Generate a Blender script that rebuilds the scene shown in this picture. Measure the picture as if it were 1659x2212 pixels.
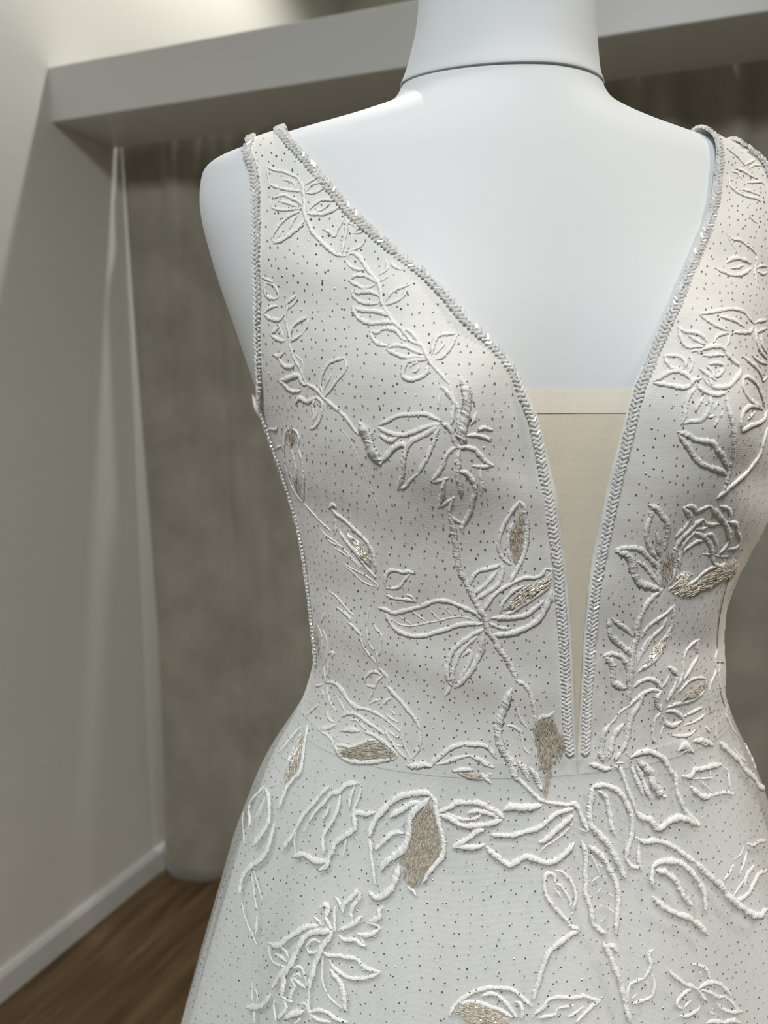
import bpy, math, random
import numpy as np
from mathutils import Vector, Matrix
from mathutils.bvhtree import BVHTree
from mathutils.geometry import tessellate_polygon

for _o in list(bpy.data.objects):
    bpy.data.objects.remove(_o, do_unlink=True)
random.seed(7)
rng = np.random.default_rng(7)
scene = bpy.context.scene
col = scene.collection
D2R = math.pi / 180

# ------------------------------------------------------------------ camera
CAM_H, PITCH, FPX = 1.40, 8.4 * D2R, 1560.0
camd = bpy.data.cameras.new('camera')
cam = bpy.data.objects.new('camera', camd)
col.objects.link(cam)
cam.location = (0, 0, CAM_H)
cam.rotation_euler = (math.pi / 2 - PITCH, 0, 0)
camd.sensor_fit = 'AUTO'
camd.sensor_width = 36.0
camd.lens = 36.0 * FPX / 2212.0
camd.clip_start = 0.01
camd.dof.use_dof = True
camd.dof.focus_distance = 0.40
camd.dof.aperture_fstop = camd.lens / 3.3
scene.camera = cam

# ------------------------------------------------------------------ world, lights, exposure
world = bpy.data.worlds.new('shop_air')
scene.world = world
world.use_nodes = True
world.node_tree.nodes['Background'].inputs[0].default_value = (0.8, 0.85, 0.9, 1)
world.node_tree.nodes['Background'].inputs[1].default_value = 0.05
scene.view_settings.view_transform = 'Standard'
scene.view_settings.look = 'None'
scene.view_settings.gamma = 1.0
scene.view_settings.exposure = 0.07
scene.view_settings.use_curve_mapping = False

CEIL = 3.40
def area(name, loc, target, size, power, color, spread=180):
    d = bpy.data.lights.new(name, 'AREA')
    d.shape = 'DISK'; d.size = size; d.energy = power; d.color = color
    d.spread = spread * D2R
    o = bpy.data.objects.new(name, d); col.objects.link(o)
    o.location = loc
    o.rotation_euler = (Vector(target) - Vector(loc)).to_track_quat('-Z', 'Y').to_euler()
    return o
# lamps let into the shop ceiling in front of the mannequin
KEY, KEY_R = (-0.30, -1.15), .55
WARM = (1.30, 0.20)
area('ceiling_lamp_front_offscreen', (*KEY, CEIL - .03), (0.0, 0.35, 0.2), 2 * KEY_R, 51, (0.95, 0.985, 1.0), 120)
area('ceiling_lamp_right_offscreen', (*WARM, CEIL - .03), (0.28, 0.30, 1.05), .30, 3.0, (1.0, 0.86, 0.70), 55)
# lamp in the ceiling of the fitting room, just behind the lintel
FIT = bpy.data.lights.new('fitting_room_ceiling_lamp_offscreen', 'SPOT')
FIT.energy = 66; FIT.color = (1.0, 0.985, 0.945); FIT.spot_size = 125 * D2R; FIT.spot_blend = .6
FIT.shadow_soft_size = .03
fit_o = bpy.data.objects.new('fitting_room_ceiling_lamp_offscreen', FIT); col.objects.link(fit_o)

# ------------------------------------------------------------------ helpers
cP, sP = math.cos(PITCH), math.sin(PITCH)
CAMV = Vector((0, 0, CAM_H))
def ray(x, y):
    return (Vector((0, cP, -sP)) * FPX + Vector((1, 0, 0)) * (x - 829.5) - Vector((0, sP, cP)) * (y - 1106)).normalized()
def depth(p):
    return (Vector(p) - CAMV).dot(Vector((0, cP, -sP)))

def put(o, parent=None, **props):
    col.objects.link(o)
    if parent is not None:
        o.parent = parent
    for k, v in props.items():
        o[k] = v
    return o
def mesh(name, verts, faces, mat, parent=None, smooth=True, **props):
    me = bpy.data.meshes.new(name)
    me.from_pydata([tuple(v) for v in verts], [], [tuple(f) for f in faces])
    me.materials.append(mat)
    if smooth:
        me.polygons.foreach_set('use_smooth', [True] * len(me.polygons))
    me.update()
    return put(bpy.data.objects.new(name, me), parent, **props)
def empty(name, loc, **props):
    o = bpy.data.objects.new(name, None)
    o.empty_display_size = .1
    put(o, None, **props)
    o.location = loc
    return o
def keep(o, parent):
    """parent a world-space mesh without moving it"""
    o.parent = parent
    o.matrix_parent_inverse = Matrix.Translation(parent.location).inverted()
def box_verts(o, a, b, c):
    """box from a corner and three edge vectors"""
    o, a, b, c = map(Vector, (o, a, b, c))
    v = [o, o + a, o + a + b, o + b, o + c, o + a + c, o + a + b + c, o + b + c]
    f = [(0, 3, 2, 1), (4, 5, 6, 7), (0, 1, 5, 4), (1, 2, 6, 5), (2, 3, 7, 6), (3, 0, 4, 7)]
    return v, f
def grid_faces(nr, nc, wrap=False, flip=False):
    f = []
    for r in range(nr - 1):
        for c in range(nc if wrap else nc - 1):
            d = (c + 1) % nc
            q = (r * nc + c, r * nc + d, (r + 1) * nc + d, (r + 1) * nc + c)
            f.append(q[::-1] if flip else q)
    return f

# ------------------------------------------------------------------ materials
def new_mat(name):
    m = bpy.data.materials.new(name); m.use_nodes = True
    nt = m.node_tree
    return m, nt, nt.nodes['Principled BSDF']
def link(nt, a, b): nt.links.new(a, b)
def plain(name, color, rough=.6, metal=0, sheen=0, noise=None, bump=None, trans=0, ior=1.45):
    """principled with optional colour mottling (scale, amount) and bump (scale, strength, distance)"""
    m, nt, p = new_mat(name)
    p.inputs['Base Color'].default_value = (*color, 1)
    p.inputs['Roughness'].default_value = rough
    p.inputs['Metallic'].default_value = metal
    p.inputs['Sheen Weight'].default_value = sheen
    p.inputs['Transmission Weight'].default_value = trans
    p.inputs['IOR'].default_value = ior
    tc = nt.nodes.new('ShaderNodeTexCoord')
    if noise:
        n = nt.nodes.new('ShaderNodeTexNoise'); n.inputs['Scale'].default_value = noise[0]
        n.inputs['Detail'].default_value = 4
        r = nt.nodes.new('ShaderNodeMapRange')
        r.inputs['From Min'].default_value = .3; r.inputs['From Max'].default_value = .7
        r.inputs['To Min'].default_value = 1 - noise[1]; r.inputs['To Max'].default_value = 1 + noise[1]
        mx = nt.nodes.new('ShaderNodeVectorMath'); mx.operation = 'SCALE'
        mx.inputs[0].default_value = color
        link(nt, tc.outputs['Object'], n.inputs['Vector']); link(nt, n.outputs['Fac'], r.inputs['Value'])
        link(nt, r.outputs['Result'], mx.inputs['Scale']); link(nt, mx.outputs['Vector'], p.inputs['Base Color'])
    if bump:
        n = nt.nodes.new('ShaderNodeTexNoise'); n.inputs['Scale'].default_value = bump[0]
        n.inputs['Detail'].default_value = 2
        b = nt.nodes.new('ShaderNodeBump'); b.inputs['Strength'].default_value = bump[1]; b.inputs['Distance'].default_value = bump[2]
        link(nt, tc.outputs['Object'], n.inputs['Vector']); link(nt, n.outputs['Fac'], b.inputs['Height'])
        link(nt, b.outputs['Normal'], p.inputs['Normal'])
    return m
def net_fabric(name, color, cell, strength, rough=.55, mottle=.03):
    """fine netting over lining: cellular relief"""
    m = plain(name, color, rough, sheen=.25, noise=(22, mottle))
    nt = m.node_tree; p = nt.nodes['Principled BSDF']
    tc = nt.nodes.new('ShaderNodeTexCoord')
    v = nt.nodes.new('ShaderNodeTexVoronoi'); v.inputs['Scale'].default_value = 1 / cell; v.inputs['Randomness'].default_value = .35
    b = nt.nodes.new('ShaderNodeBump'); b.inputs['Strength'].default_value = strength; b.inputs['Distance'].default_value = .0004
    link(nt, tc.outputs['Object'], v.inputs['Vector']); link(nt, v.outputs['Distance'], b.inputs['Height'])
    link(nt, b.outputs['Normal'], p.inputs['Normal'])
    return m
def tulle(name, color, cover):
    """sheer netting: see-through mesh of threads"""
    m, nt, p = new_mat(name)
    p.inputs['Base Color'].default_value = (*color, 1)
    p.inputs['Roughness'].default_value = .7
    t = nt.nodes.new('ShaderNodeBsdfTransparent')
    mix = nt.nodes.new('ShaderNodeMixShader')
    tc = nt.nodes.new('ShaderNodeTexCoord')
    v = nt.nodes.new('ShaderNodeTexVoronoi'); v.inputs['Scale'].default_value = 900
    v.inputs['Randomness'].default_value = .4
    r = nt.nodes.new('ShaderNodeMapRange')
    r.inputs['From Min'].default_value = .25; r.inputs['From Max'].default_value = .65
    r.inputs['To Min'].default_value = cover - .09; r.inputs['To Max'].default_value = cover + .09
    link(nt, tc.outputs['Object'], v.inputs['Vector']); link(nt, v.outputs['Distance'], r.inputs['Value'])
    link(nt, r.outputs['Result'], mix.inputs['Fac'])
    link(nt, t.outputs['BSDF'], mix.inputs[1]); link(nt, p.outputs['BSDF'], mix.inputs[2])
    link(nt, mix.outputs['Shader'], nt.nodes['Material Output'].inputs['Surface'])
    return m
def wood(name, dirv):
    m, nt, p = new_mat(name)
    p.inputs['Roughness'].default_value = .45
    tc = nt.nodes.new('ShaderNodeTexCoord')
    mp = nt.nodes.new('ShaderNodeMapping')
    mp.inputs['Rotation'].default_value = (0, 0, 0)          # a plank's own x runs along the grain
    mp2 = nt.nodes.new('ShaderNodeMapping'); mp2.inputs['Scale'].default_value = (1.6, 14, 1)
    n = nt.nodes.new('ShaderNodeTexNoise'); n.inputs['Scale'].default_value = 2.2; n.inputs['Detail'].default_value = 7
    n.inputs['Distortion'].default_value = .7
    oi = nt.nodes.new('ShaderNodeObjectInfo')
    ad = nt.nodes.new('ShaderNodeVectorMath'); ad.operation = 'ADD'
    sc = nt.nodes.new('ShaderNodeVectorMath'); sc.operation = 'SCALE'; sc.inputs[0].default_value = (7, 5, 3)
    cr = nt.nodes.new('ShaderNodeValToRGB')
    cr.color_ramp.elements[0].position = .3; cr.color_ramp.elements[0].color = (.075, .043, .016, 1)
    cr.color_ramp.elements[1].position = .72; cr.color_ramp.elements[1].color = (.20, .128, .062, 1)
    link(nt, tc.outputs['Object'], mp.inputs['Vector']); link(nt, mp.outputs['Vector'], mp2.inputs['Vector'])
    link(nt, oi.outputs['Random'], sc.inputs['Scale'])
    link(nt, mp2.outputs['Vector'], ad.inputs[0]); link(nt, sc.outputs['Vector'], ad.inputs[1])
    link(nt, ad.outputs['Vector'], n.inputs['Vector']); link(nt, n.outputs['Fac'], cr.inputs['Fac'])
    link(nt, cr.outputs['Color'], p.inputs['Base Color'])
    return m

WALL_T = Vector((0.424057, 0.905635, 0)).normalized()      # left wall runs away from the shop
WALL_N = Vector((WALL_T.y, -WALL_T.x, 0))                  # into the room
BEAM_T = Vector((0.94764, -0.31933, 0)).normalized()       # lintel runs across
BEAM_N = Vector((BEAM_T.y, -BEAM_T.x, 0))                  # towards the shop
MAT = dict(
    wall=plain('painted_wall', (.79, .782, .715), .55, noise=(3, .015), bump=(220, .06, .001)),
    ceiling=plain('ceiling_paint', (.78, .77, .74), .7, noise=(3, .01)),
    trim=plain('trim_paint', (.70, .70, .675), .35, noise=(5, .01)),
    plank=wood('oak_plank', WALL_T),
    curtain=plain('velvet_curtain', (.35, .325, .265), .85, sheen=.35, noise=(9, .16), bump=(160, .25, .002)),
    form=plain('mannequin_jersey', (.665, .692, .712), .62, sheen=.15, noise=(14, .012), bump=(1600, .10, .0003)),
    metal=plain('stand_metal', (.55, .55, .55), .3, metal=1, noise=(30, .05)),
    lamp=plain('lamp_trim', (.8, .8, .8), .4, noise=(30, .02)),
    bodice=net_fabric('bodice_net_over_satin', (.755, .748, .715), .0011, .30, mottle=.02),
    lining=net_fabric('skirt_lining', (.75, .76, .745), .0011, .12),
    tulle=tulle('skirt_tulle', (.80, .81, .80), .42),
    nude=net_fabric('nude_mesh', (.72, .655, .53), .0009, .20, mottle=.02),
    nude2=net_fabric('nude_mesh_doubled', (.78, .73, .63), .0009, .20, mottle=.02),
    thread=plain('satin_stitch', (.92, .91, .88), .5, sheen=.3, noise=(600, .06), bump=(2200, .7, .0005)),
    metallic=plain('metallic_thread', (.62, .56, .46), .42, metal=.2, noise=(500, .25)),
    sparkle=plain('sparkling_thread', (.95, .90, .80), .12, metal=1, noise=(500, .1)),
    bead=plain('glass_bead', (.96, .965, .96), .06, trans=.38, ior=1.5, noise=(300, .04)),
    glitter=plain('glitter_dot', (.27, .27, .28), .28, metal=.75, noise=(300, .3)),
)

# ------------------------------------------------------------------ the shop
P0 = Vector((-0.916846, 1.536231, 0))                      # a point on the foot of the left wall
def wall_pt(s, z=0.0): return P0 + WALL_T * s + Vector((0, 0, z))
CORNER = wall_pt(1.772)                                    # left wall meets the fitting room's back wall
T = .10
# left wall from behind the camera to the fitting room's back wall
v, f = box_verts(wall_pt(-4.6), WALL_T * 6.40, -WALL_N * T, (0, 0, CEIL))
mesh('wall_left', v, f, MAT['wall'], smooth=False, kind='structure', label='painted off-white wall running into the fitting room', category='wall')
v, f = box_verts(CORNER, BEAM_T * 3.6, -BEAM_N * T, (0, 0, CEIL))
mesh('wall_back', v, f, MAT['wall'], smooth=False, kind='structure', label='painted back wall of the fitting room above the lintel', category='wall')
A1, A2 = wall_pt(-4.6), CORNER
B1, B2 = wall_pt(-4.6) + BEAM_T * 4.4, CORNER + BEAM_T * 3.4
v, f = box_verts(B1, B2 - B1, BEAM_T * T, (0, 0, CEIL))
mesh('wall_right', v, f, MAT['wall'], smooth=False, kind='structure', label='painted side wall of the shop', category='wall')
v, f = box_verts(A1 - BEAM_T * .1, BEAM_T * 4.6, -WALL_T * T, (0, 0, CEIL))
mesh('wall_rear', v, f, MAT['wall'], smooth=False, kind='structure', label='painted rear wall of the shop', category='wall')
def slab(name, z0, z1, mat, **props):
    q = [A1 - BEAM_T * .1 - WALL_T * .1, B1 + BEAM_T * .1 - WALL_T * .1, B2 + BEAM_T * .1 + WALL_T * .1, A2 - BEAM_T * .1 + WALL_T * .1]
    vv = [p + Vector((0, 0, z0)) for p in q] + [p + Vector((0, 0, z1)) for p in q]
    return mesh(name, vv, [(0, 3, 2, 1), (4, 5, 6, 7), (0, 1, 5, 4), (1, 2, 6, 5), (2, 3, 7, 6), (3, 0, 4, 7)], mat, smooth=False, **props)
floor = slab('floor', -.10, -.004, MAT['plank'], kind='structure', label='brown oak plank floor', category='floor')
slab('ceiling', CEIL, CEIL + .1, MAT['ceiling'], kind='structure', label='white painted ceiling', category='ceiling')
# planks run along the left wall
PW, PL = .145, 1.25
pv, pf = box_verts((0.0008, .0008, -.0045), (PL - .0016, 0, 0), (0, PW - .0016, 0), (0, 0, .0045))
plank_me = None
ang = math.atan2(WALL_T.y, WALL_T.x)
for i in range(13):
    off = (i * .47) % PL
    for j in range(4):
        s = -1.75 + off - PL + j * PL
        if s + PL > 1.76 or s < -2.7:
            continue
        base = wall_pt(s) + WALL_N * (.004 + (i + 1) * PW)
        if plank_me is None:
            o = mesh('plank', pv, pf, MAT['plank'], smooth=False)
            plank_me = o.data
        else:
            o = put(bpy.data.objects.new('plank', plank_me))
        o.parent = floor
        o.matrix_world = Matrix.Translation(base) @ Matrix.Rotation(ang, 4, 'Z')
        o.location = base; o.rotation_euler = (0, 0, ang)
# baseboard with a bevelled top
prof = [(0, 0), (.016, 0), (.016, .060), (.010, .072), (0, .072)]
vv = []
for s in (-4.55, 1.77):
    vv += [wall_pt(s, z) + WALL_N * d for d, z in prof]
ff = [(i, (i + 1) % 5, 5 + (i + 1) % 5, 5 + i) for i in range(5)] + [(4, 3, 2, 1, 0), (5, 6, 7, 8, 9)]
mesh('baseboard_left', vv, ff, MAT['trim'], smooth=False, kind='structure', label='white baseboard with bevelled top along the left wall', category='baseboard')
# lintel: boxed beam above the fitting room opening
BZ0, BZ1, BD = 2.060, 2.180, .195
BF = Vector((-0.785002, 1.817801, 0)) + BEAM_T * -.02
beam = empty('trim_1', BF + Vector((0, 0, BZ0)), kind='structure', label='white boxed lintel above the fitting room opening', category='beam')
v, f = box_verts(BF + Vector((0, 0, BZ0)), BEAM_T * 3.6, -BEAM_N * BD, (0, 0, BZ1 - BZ0))
bo = mesh('lintel_box', v, f, MAT['trim'], smooth=False); keep(bo, beam)
bm_ = bo.modifiers.new('soft', 'BEVEL'); bm_.width = .003; bm_.segments = 2
# fitting room lamp: behind the lintel, in line with the shadow edge on the left wall
fit_o.location = BF + BEAM_T * .62 - BEAM_N * .385 + Vector((0, 0, CEIL - .02))
fit_o.rotation_euler = (0, 0, 0)
# lamp housings let into the ceiling
def downlight(loc, label, R=.078, name='ceiling_downlight'):
    n = 24; vs = []
    for r, z in ((R - .02, 0), (R, 0), (R, .012), (R - .02, .012)):
        vs += [(r * math.cos(2 * math.pi * i / n), r * math.sin(2 * math.pi * i / n), z) for i in range(n)]
    fs = grid_faces(4, n, wrap=True) + [(3 * n + i, 3 * n + (i + 1) % n, (i + 1) % n, i) for i in range(n)]
    o = mesh(name, vs, fs, MAT['lamp'], label=label, category='lamp')
    o.location = loc
downlight((KEY[0], KEY[1], CEIL - .012), 'large round cool white lamp in the shop ceiling', KEY_R + .02, 'ceiling_lamp')
downlight((WARM[0], WARM[1], CEIL - .012), 'small round warm white lamp in the shop ceiling', .17, 'ceiling_lamp')
downlight(Vector((fit_o.location.x, fit_o.location.y, CEIL - .012)), 'round recessed lamp in the fitting room ceiling')
# velvet curtain behind the lintel
CS = BF + BEAM_T * .046 - BEAM_N * (BD + .015)              # where its rail line meets the wall
def curtain_pt(a, t):
    """a metres along the rail, t 0 at the rail .. 1 at the floor"""
    z = 2.125 * (1 - t) + .004 * t
    gap = float(np.interp(t, [0, .15, .36, .63, .81, 1], [.002, .008, .022, .043, .041, .032]))
    amp = (.014 + .020 * t)
    ph = a * 2 * math.pi / .40
    d = amp * math.sin(ph + .25 + .9 * math.sin(2.1 * a)) + .009 * math.sin(ph * 2.73 + 1.0) * (1 - .5 * t) * min(1, a * 12) + .005 * (1 - t) * math.sin(ph * 6.3) * min(1, a * 12)
    wob = .006 * math.sin(9 * t + a * 5) * t * min(1, a * 8)
    return CS + BEAM_T * (gap + a + wob) + BEAM_N * (d - .018) + Vector((0, 0, z))
na, nz = 420, 44
vv = [curtain_pt(3.0 * i / na, j / nz) for j in range(nz + 1) for i in range(na + 1)]
cur = mesh('curtain', vv, grid_faces(nz + 1, na + 1), MAT['curtain'], label='taupe velvet floor-length curtain hanging behind the white lintel', category='curtain')
so = cur.modifiers.new('cloth', 'SOLIDIFY'); so.thickness = .003

# ------------------------------------------------------------------ body shape (heights relative to the camera)
AX, AY, YAW = 0.080, 0.475, 7 * D2R
# z, left half width, right half width
WID = [(.34, .0584, .0457), (.26, .0584, .0450), (.24, .0584, .0457), (.22, .0608, .0458), (.20, .0662, .0486), (.192, .0688, .0500), (.188, .0705, .0520), (.184, .0725, .0545), (.180, .0755, .0575), (.176, .0805, .0620),
       (.172, .0895, .0695), (.168, .1025, .0830), (.164, .1150, .0995), (.160, .1300, .1190), (.156, .1436, .1400),
       (.152, .1566, .1580), (.148, .1675, .1700), (.144, .1793, .1785), (.140, .1857, .1828), (.136, .1888, .1856), (.132, .1897, .1870), (.124, .1909, .1885), (.116, .1910, .1890),
       (.104, .1894, .1880), (.08, .1835, .1840), (.06, .1772, .1785), (.04, .1702, .1730), (.02, .1640, .1710), (0, .1584, .1715), (-.02, .1526, .1735), (-.04, .1474, .1740),
       (-.06, .1404, .1725), (-.08, .1361, .1670), (-.10, .1335, .1568), (-.12, .1314, .1490), (-.14, .1298, .1465), (-.16, .1274, .1489), (-.18, .1284, .1519), (-.20, .1364, .1569),
       (-.22, .1510, .1658), (-.24, .1644, .1779), (-.26, .1732, .1860), (-.28, .1804, .1930), (-.30, .1885, .2000), (-.34, .1997, .2120), (-.40, .2171, .2280), (-.70, .300, .310), (-1.39, .47, .48)]
# z, front depth, back depth, roundness
DEP = [(.34, .050, .055, 2.0), (.24, .050, .056, 2.0), (.20, .051, .062, 2.0), (.18, .056, .070, 1.75), (.16, .064, .078, 1.70), (.13, .073, .086, 1.80), (.10, .082, .094, 2.05),
       (.05, .096, .100, 2.2), (0, .104, .100, 2.2), (-.05, .104, .096, 2.2), (-.10, .100, .090, 2.2), (-.15, .094, .086, 2.15), (-.20, .091, .086, 2.1), (-.25, .104, .100, 2.1),
       (-.30, .124, .122, 2.1), (-.40, .160, .165, 2.1), (-.70, .245, .26, 2.05), (-1.39, .40, .43, 2.0)]
ZG = np.arange(-1.395, .3455, .001)
def dense(tab, j, sig):
    t = np.array(tab)[::-1]
    a = np.interp(ZG, t[:, 0], t[:, j])
    def g(a, s):
        k = np.arange(-int(s * 3.5) - 1, int(s * 3.5) + 2); w = np.exp(-.5 * (k / s) ** 2); w /= w.sum()
        p = len(k) // 2
        return np.convolve(np.concatenate([np.full(p, a[0]), a, np.full(p, a[-1])]), w, 'valid')
    if isinstance(sig, tuple):
        lo, hi = g(a, sig[0]), g(a, sig[1])
        m = np.clip((ZG - .07) / .04, 0, 1)
        return lo * (1 - m) + hi * m
    return g(a, sig)
G_L, G_R = dense(WID, 1, (11, 2.2)), dense(WID, 2, (11, 2.2))
G_F, G_B, G_E = dense(DEP, 1, 14), dense(DEP, 2, 14), dense(DEP, 3, 14)
def at(tab, z): return np.interp(z, ZG, tab)

def base_uw(phi, z):
    """phi 0 front, + towards the mannequin's left (picture right)"""
    e = 2 / at(G_E, z)
    s, c = np.sin(phi), np.cos(phi)
    u = np.sign(s) * np.abs(s) ** e
    w = np.sign(c) * np.abs(c) ** e
    slim = .003 * np.clip((.02 - z) / .06, 0, 1)
    u = np.where(u > 0, u * (at(G_R, z) - slim), u * (at(G_L, z) - slim))
    w = np.where(w > 0, w * at(G_F, z), w * at(G_B, z))
    cu = .003
    bump = .0255 * np.exp(-((np.abs(u - cu) - .078) / .047) ** 2 - (np.where(z > -.005, (z + .005) / .070, (z + .005) / .055)) ** 2)
    w = w + bump * np.clip(c, 0, 1) ** .6
    return u, w
def to_world(u, w, z):
    return np.stack([AX + u * math.cos(YAW) + w * math.sin(YAW), AY + u * math.sin(YAW) - w * math.cos(YAW), CAM_H + z + 0 * u], -1)
def S(phi, z, off=0.0):
    """point on the body surface moved out along its normal"""
    phi = np.asarray(phi, float); z = np.asarray(z, float) + 0 * phi; phi = phi + 0 * z
    p = to_world(*base_uw(phi, z), z)
    if np.isscalar(off) and off == 0:
        return p
    n = normal(phi, z)
    return p + n * np.asarray(off + 0 * phi)[..., None]
def normal(phi, z):
    h = 1e-3
    dp = to_world(*base_uw(phi + h, z), z) - to_world(*base_uw(phi - h, z), z)
    dz = to_world(*base_uw(phi, z + h), z + h) - to_world(*base_uw(phi, z - h), z - h)
    n = np.cross(dp, dz)
    n /= np.linalg.norm(n, axis=-1, keepdims=True) + 1e-12
    return n
def ring_phis(n):
    return np.linspace(-math.pi, math.pi, n, endpoint=False)

def surf(name, PH, Z, off, mat, parent=None, wrap=False, **props):
    """grid of (phi, z) rows -> mesh"""
    P = S(PH, Z, off)
    o = mesh(name, P.reshape(-1, 3), grid_faces(PH.shape[0], PH.shape[1], wrap), mat, None, **props)
    if parent is not None:
        keep(o, parent)
    return o

# ------------------------------------------------------------------ mannequin
man = empty('mannequin', (AX, AY, 0), label='white jersey dress-form mannequin wearing the wedding dress', category='mannequin')
zs = np.unique(np.concatenate([np.arange(-.36, .10, .008), np.arange(.10, .135, .004), np.arange(.135, .2, .0012), np.arange(.2, .2201, .004)]))
ph = ring_phis(160)
PH, Z = np.meshgrid(ph, zs)
P = S(PH, Z, -.035 * np.clip((-.19 - Z) / .15, 0, 1))
vv = P.reshape(-1, 3).tolist(); ff = grid_faces(len(zs), len(ph), True)
ff.append(tuple(range(len(ph)))[::-1]); ff.append(tuple((len(zs) - 1) * len(ph) + i for i in range(len(ph))))
o = mesh('torso', vv, ff, MAT['form']); keep(o, man)
# neck sleeve with a rolled lower edge lying over the shoulders
rows = []
for dz, of in ((.003, .0001), (.0012, .0003), (0, .0007), (.0008, .0011), (.0025, .0012), (.006, .0009), (.012, .0006), (.02, .0005), (.035, .0004), (.05, .0004), (.08, .0004), (.11, .0004), (.14, .0004)):
    rows.append((.1815 + dz, of))
PHn = np.tile(ph, (len(rows), 1))
tilt = .0115 * (1 - np.cos(PHn)) + .001 * np.sin(PHn)
Zn = np.array([r[0] for r in rows])[:, None] + tilt * np.linspace(1, 0, len(rows))[:, None]
P = S(PHn, Zn, np.array([r[1] for r in rows])[:, None] + 0 * PHn)
vv = P.reshape(-1, 3).tolist(); ff = grid_faces(len(rows), len(ph), True)
ff.append(tuple((len(rows) - 1) * len(ph) + i for i in range(len(ph))))
o = mesh('neck_sleeve', vv, ff, MAT['form']); keep(o, man)
# stand inside the skirt
def lathe(name, prof, mat, parent, n=32):
    vs = [(AX + r * math.cos(2 * math.pi * i / n), AY + r * math.sin(2 * math.pi * i / n), z) for r, z in prof for i in range(n)]
    fs = grid_faces(len(prof), n, True) + [tuple(range(n))[::-1], tuple((len(prof) - 1) * n + i for i in range(n))]
    o = mesh(name, vs, fs, mat); keep(o, parent); return o
lathe('stand_pole', [(.016, .012), (.016, CAM_H - .355)], MAT['metal'], man)
lathe('stand_base', [(.15, 0), (.15, .006), (.14, .012), (.02, .014)], MAT['metal'], man)

# ------------------------------------------------------------------ dress edges, read off the photograph and laid on the body
tz = np.unique(np.concatenate([np.arange(-.36, .12, .006), np.arange(.12, .19, .001)]))
tph = ring_phis(240)
TP, TZ = np.meshgrid(tph, tz)
BODY = BVHTree.FromPolygons([tuple(p) for p in S(TP, TZ).reshape(-1, 3)], grid_faces(len(tz), len(tph), True))
def hit(bvh, x, y, toward=1120):
    for k in range(40):
        h = bvh.ray_cast(CAMV, ray(x, y))
        if h[0] is not None:
            n = h[1] if h[1].dot(ray(x, y)) < 0 else -h[1]
            return h[0], n
        x += 1.5 if x < toward else -1.5
    return None, None
def body_param(p):
    """world point on the front of the body -> (phi, z)"""
    dx, dy = p[0] - AX, p[1] - AY
    u = dx * math.cos(YAW) + dy * math.sin(YAW)
    w = dx * math.sin(YAW) - dy * math.cos(YAW)
    z = p[2] - CAM_H
    a = float(at(G_R, z) if u > 0 else at(G_L, z)) - .003 * min(1, max(0, (.02 - z) / .06))
    e = float(at(G_E, z))
    s = min(1.0, (abs(u) / a) ** (e / 2))
    return math.copysign(math.asin(s), u), z
def edge_params(px):
    out = []
    for x, y in px:
        p, n = hit(BODY, x, y)
        if p is not None:
            out.append(body_param(p))
    return out
NECK_L = [(618, 286), (632, 300), (655, 325), (682, 358), (708, 389), (732, 417), (765, 454), (795, 484), (831, 517), (864, 547), (897, 573), (937, 606), (977, 652), (1016, 700), (1067, 747),
          (1114, 805), (1126, 839), (1155, 896), (1170, 950), (1181, 995), (1200, 1085), (1210, 1150), (1218, 1207), (1224, 1290), (1230, 1370), (1233, 1450), (1236, 1532), (1240, 1590), (1243, 1645)]
NECK_R = [(1512, 290), (1526, 300), (1534, 320), (1536, 363), (1532, 417), (1518, 475), (1500, 518), (1471, 590), (1442, 667), (1409, 739), (1369, 829), (1352, 887), (1340, 934), (1318, 1011), (1306, 1065),
          (1295, 1117), (1279, 1190), (1265, 1272), (1257, 1370), (1252, 1450), (1248, 1512), (1246, 1590), (1244, 1645)]
ARM_L = [(536, 322), (546, 372), (551, 412), (552, 482), (554, 548), (559, 648), (564, 764), (571, 850)]
ARM_R = [(1600, 324), (1624, 338), (1644, 358), (1657, 388), (1668, 440), (1668, 520), (1669, 600), (1674, 680), (1682, 750)]
def resample(q, n):
    q = np.array(q, float)
    p3 = S(q[:, 0], q[:, 1])
    d = np.concatenate([[0], np.cumsum(np.linalg.norm(np.diff(p3, axis=0), axis=1))])
    t = np.linspace(0, d[-1], n)
    return np.stack([np.interp(t, d, q[:, 0]), np.interp(t, d, q[:, 1])], 1)
def smooth_path(q, k=2):
    q = np.array(q, float)
    for _ in range(k):
        q[1:-1] = .25 * q[:-2] + .5 * q[1:-1] + .25 * q[2:]
    return q
eL = smooth_path(resample(edge_params(NECK_L), 160))[::-1]      # from the waist point up to the shoulder
eR = smooth_path(resample(edge_params(NECK_R), 160))[::-1]
aL = smooth_path(resample(edge_params(ARM_L), 60))[::-1]
ZW, ZA = -.207, .000                                            # waist seam, foot of the armhole
eL[0] = (float(np.mean([eL[0][0], eR[0][0]])) - .004, ZW); eR[0] = (eL[0][0] + .008, ZW)
HP = math.pi / 2
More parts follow.
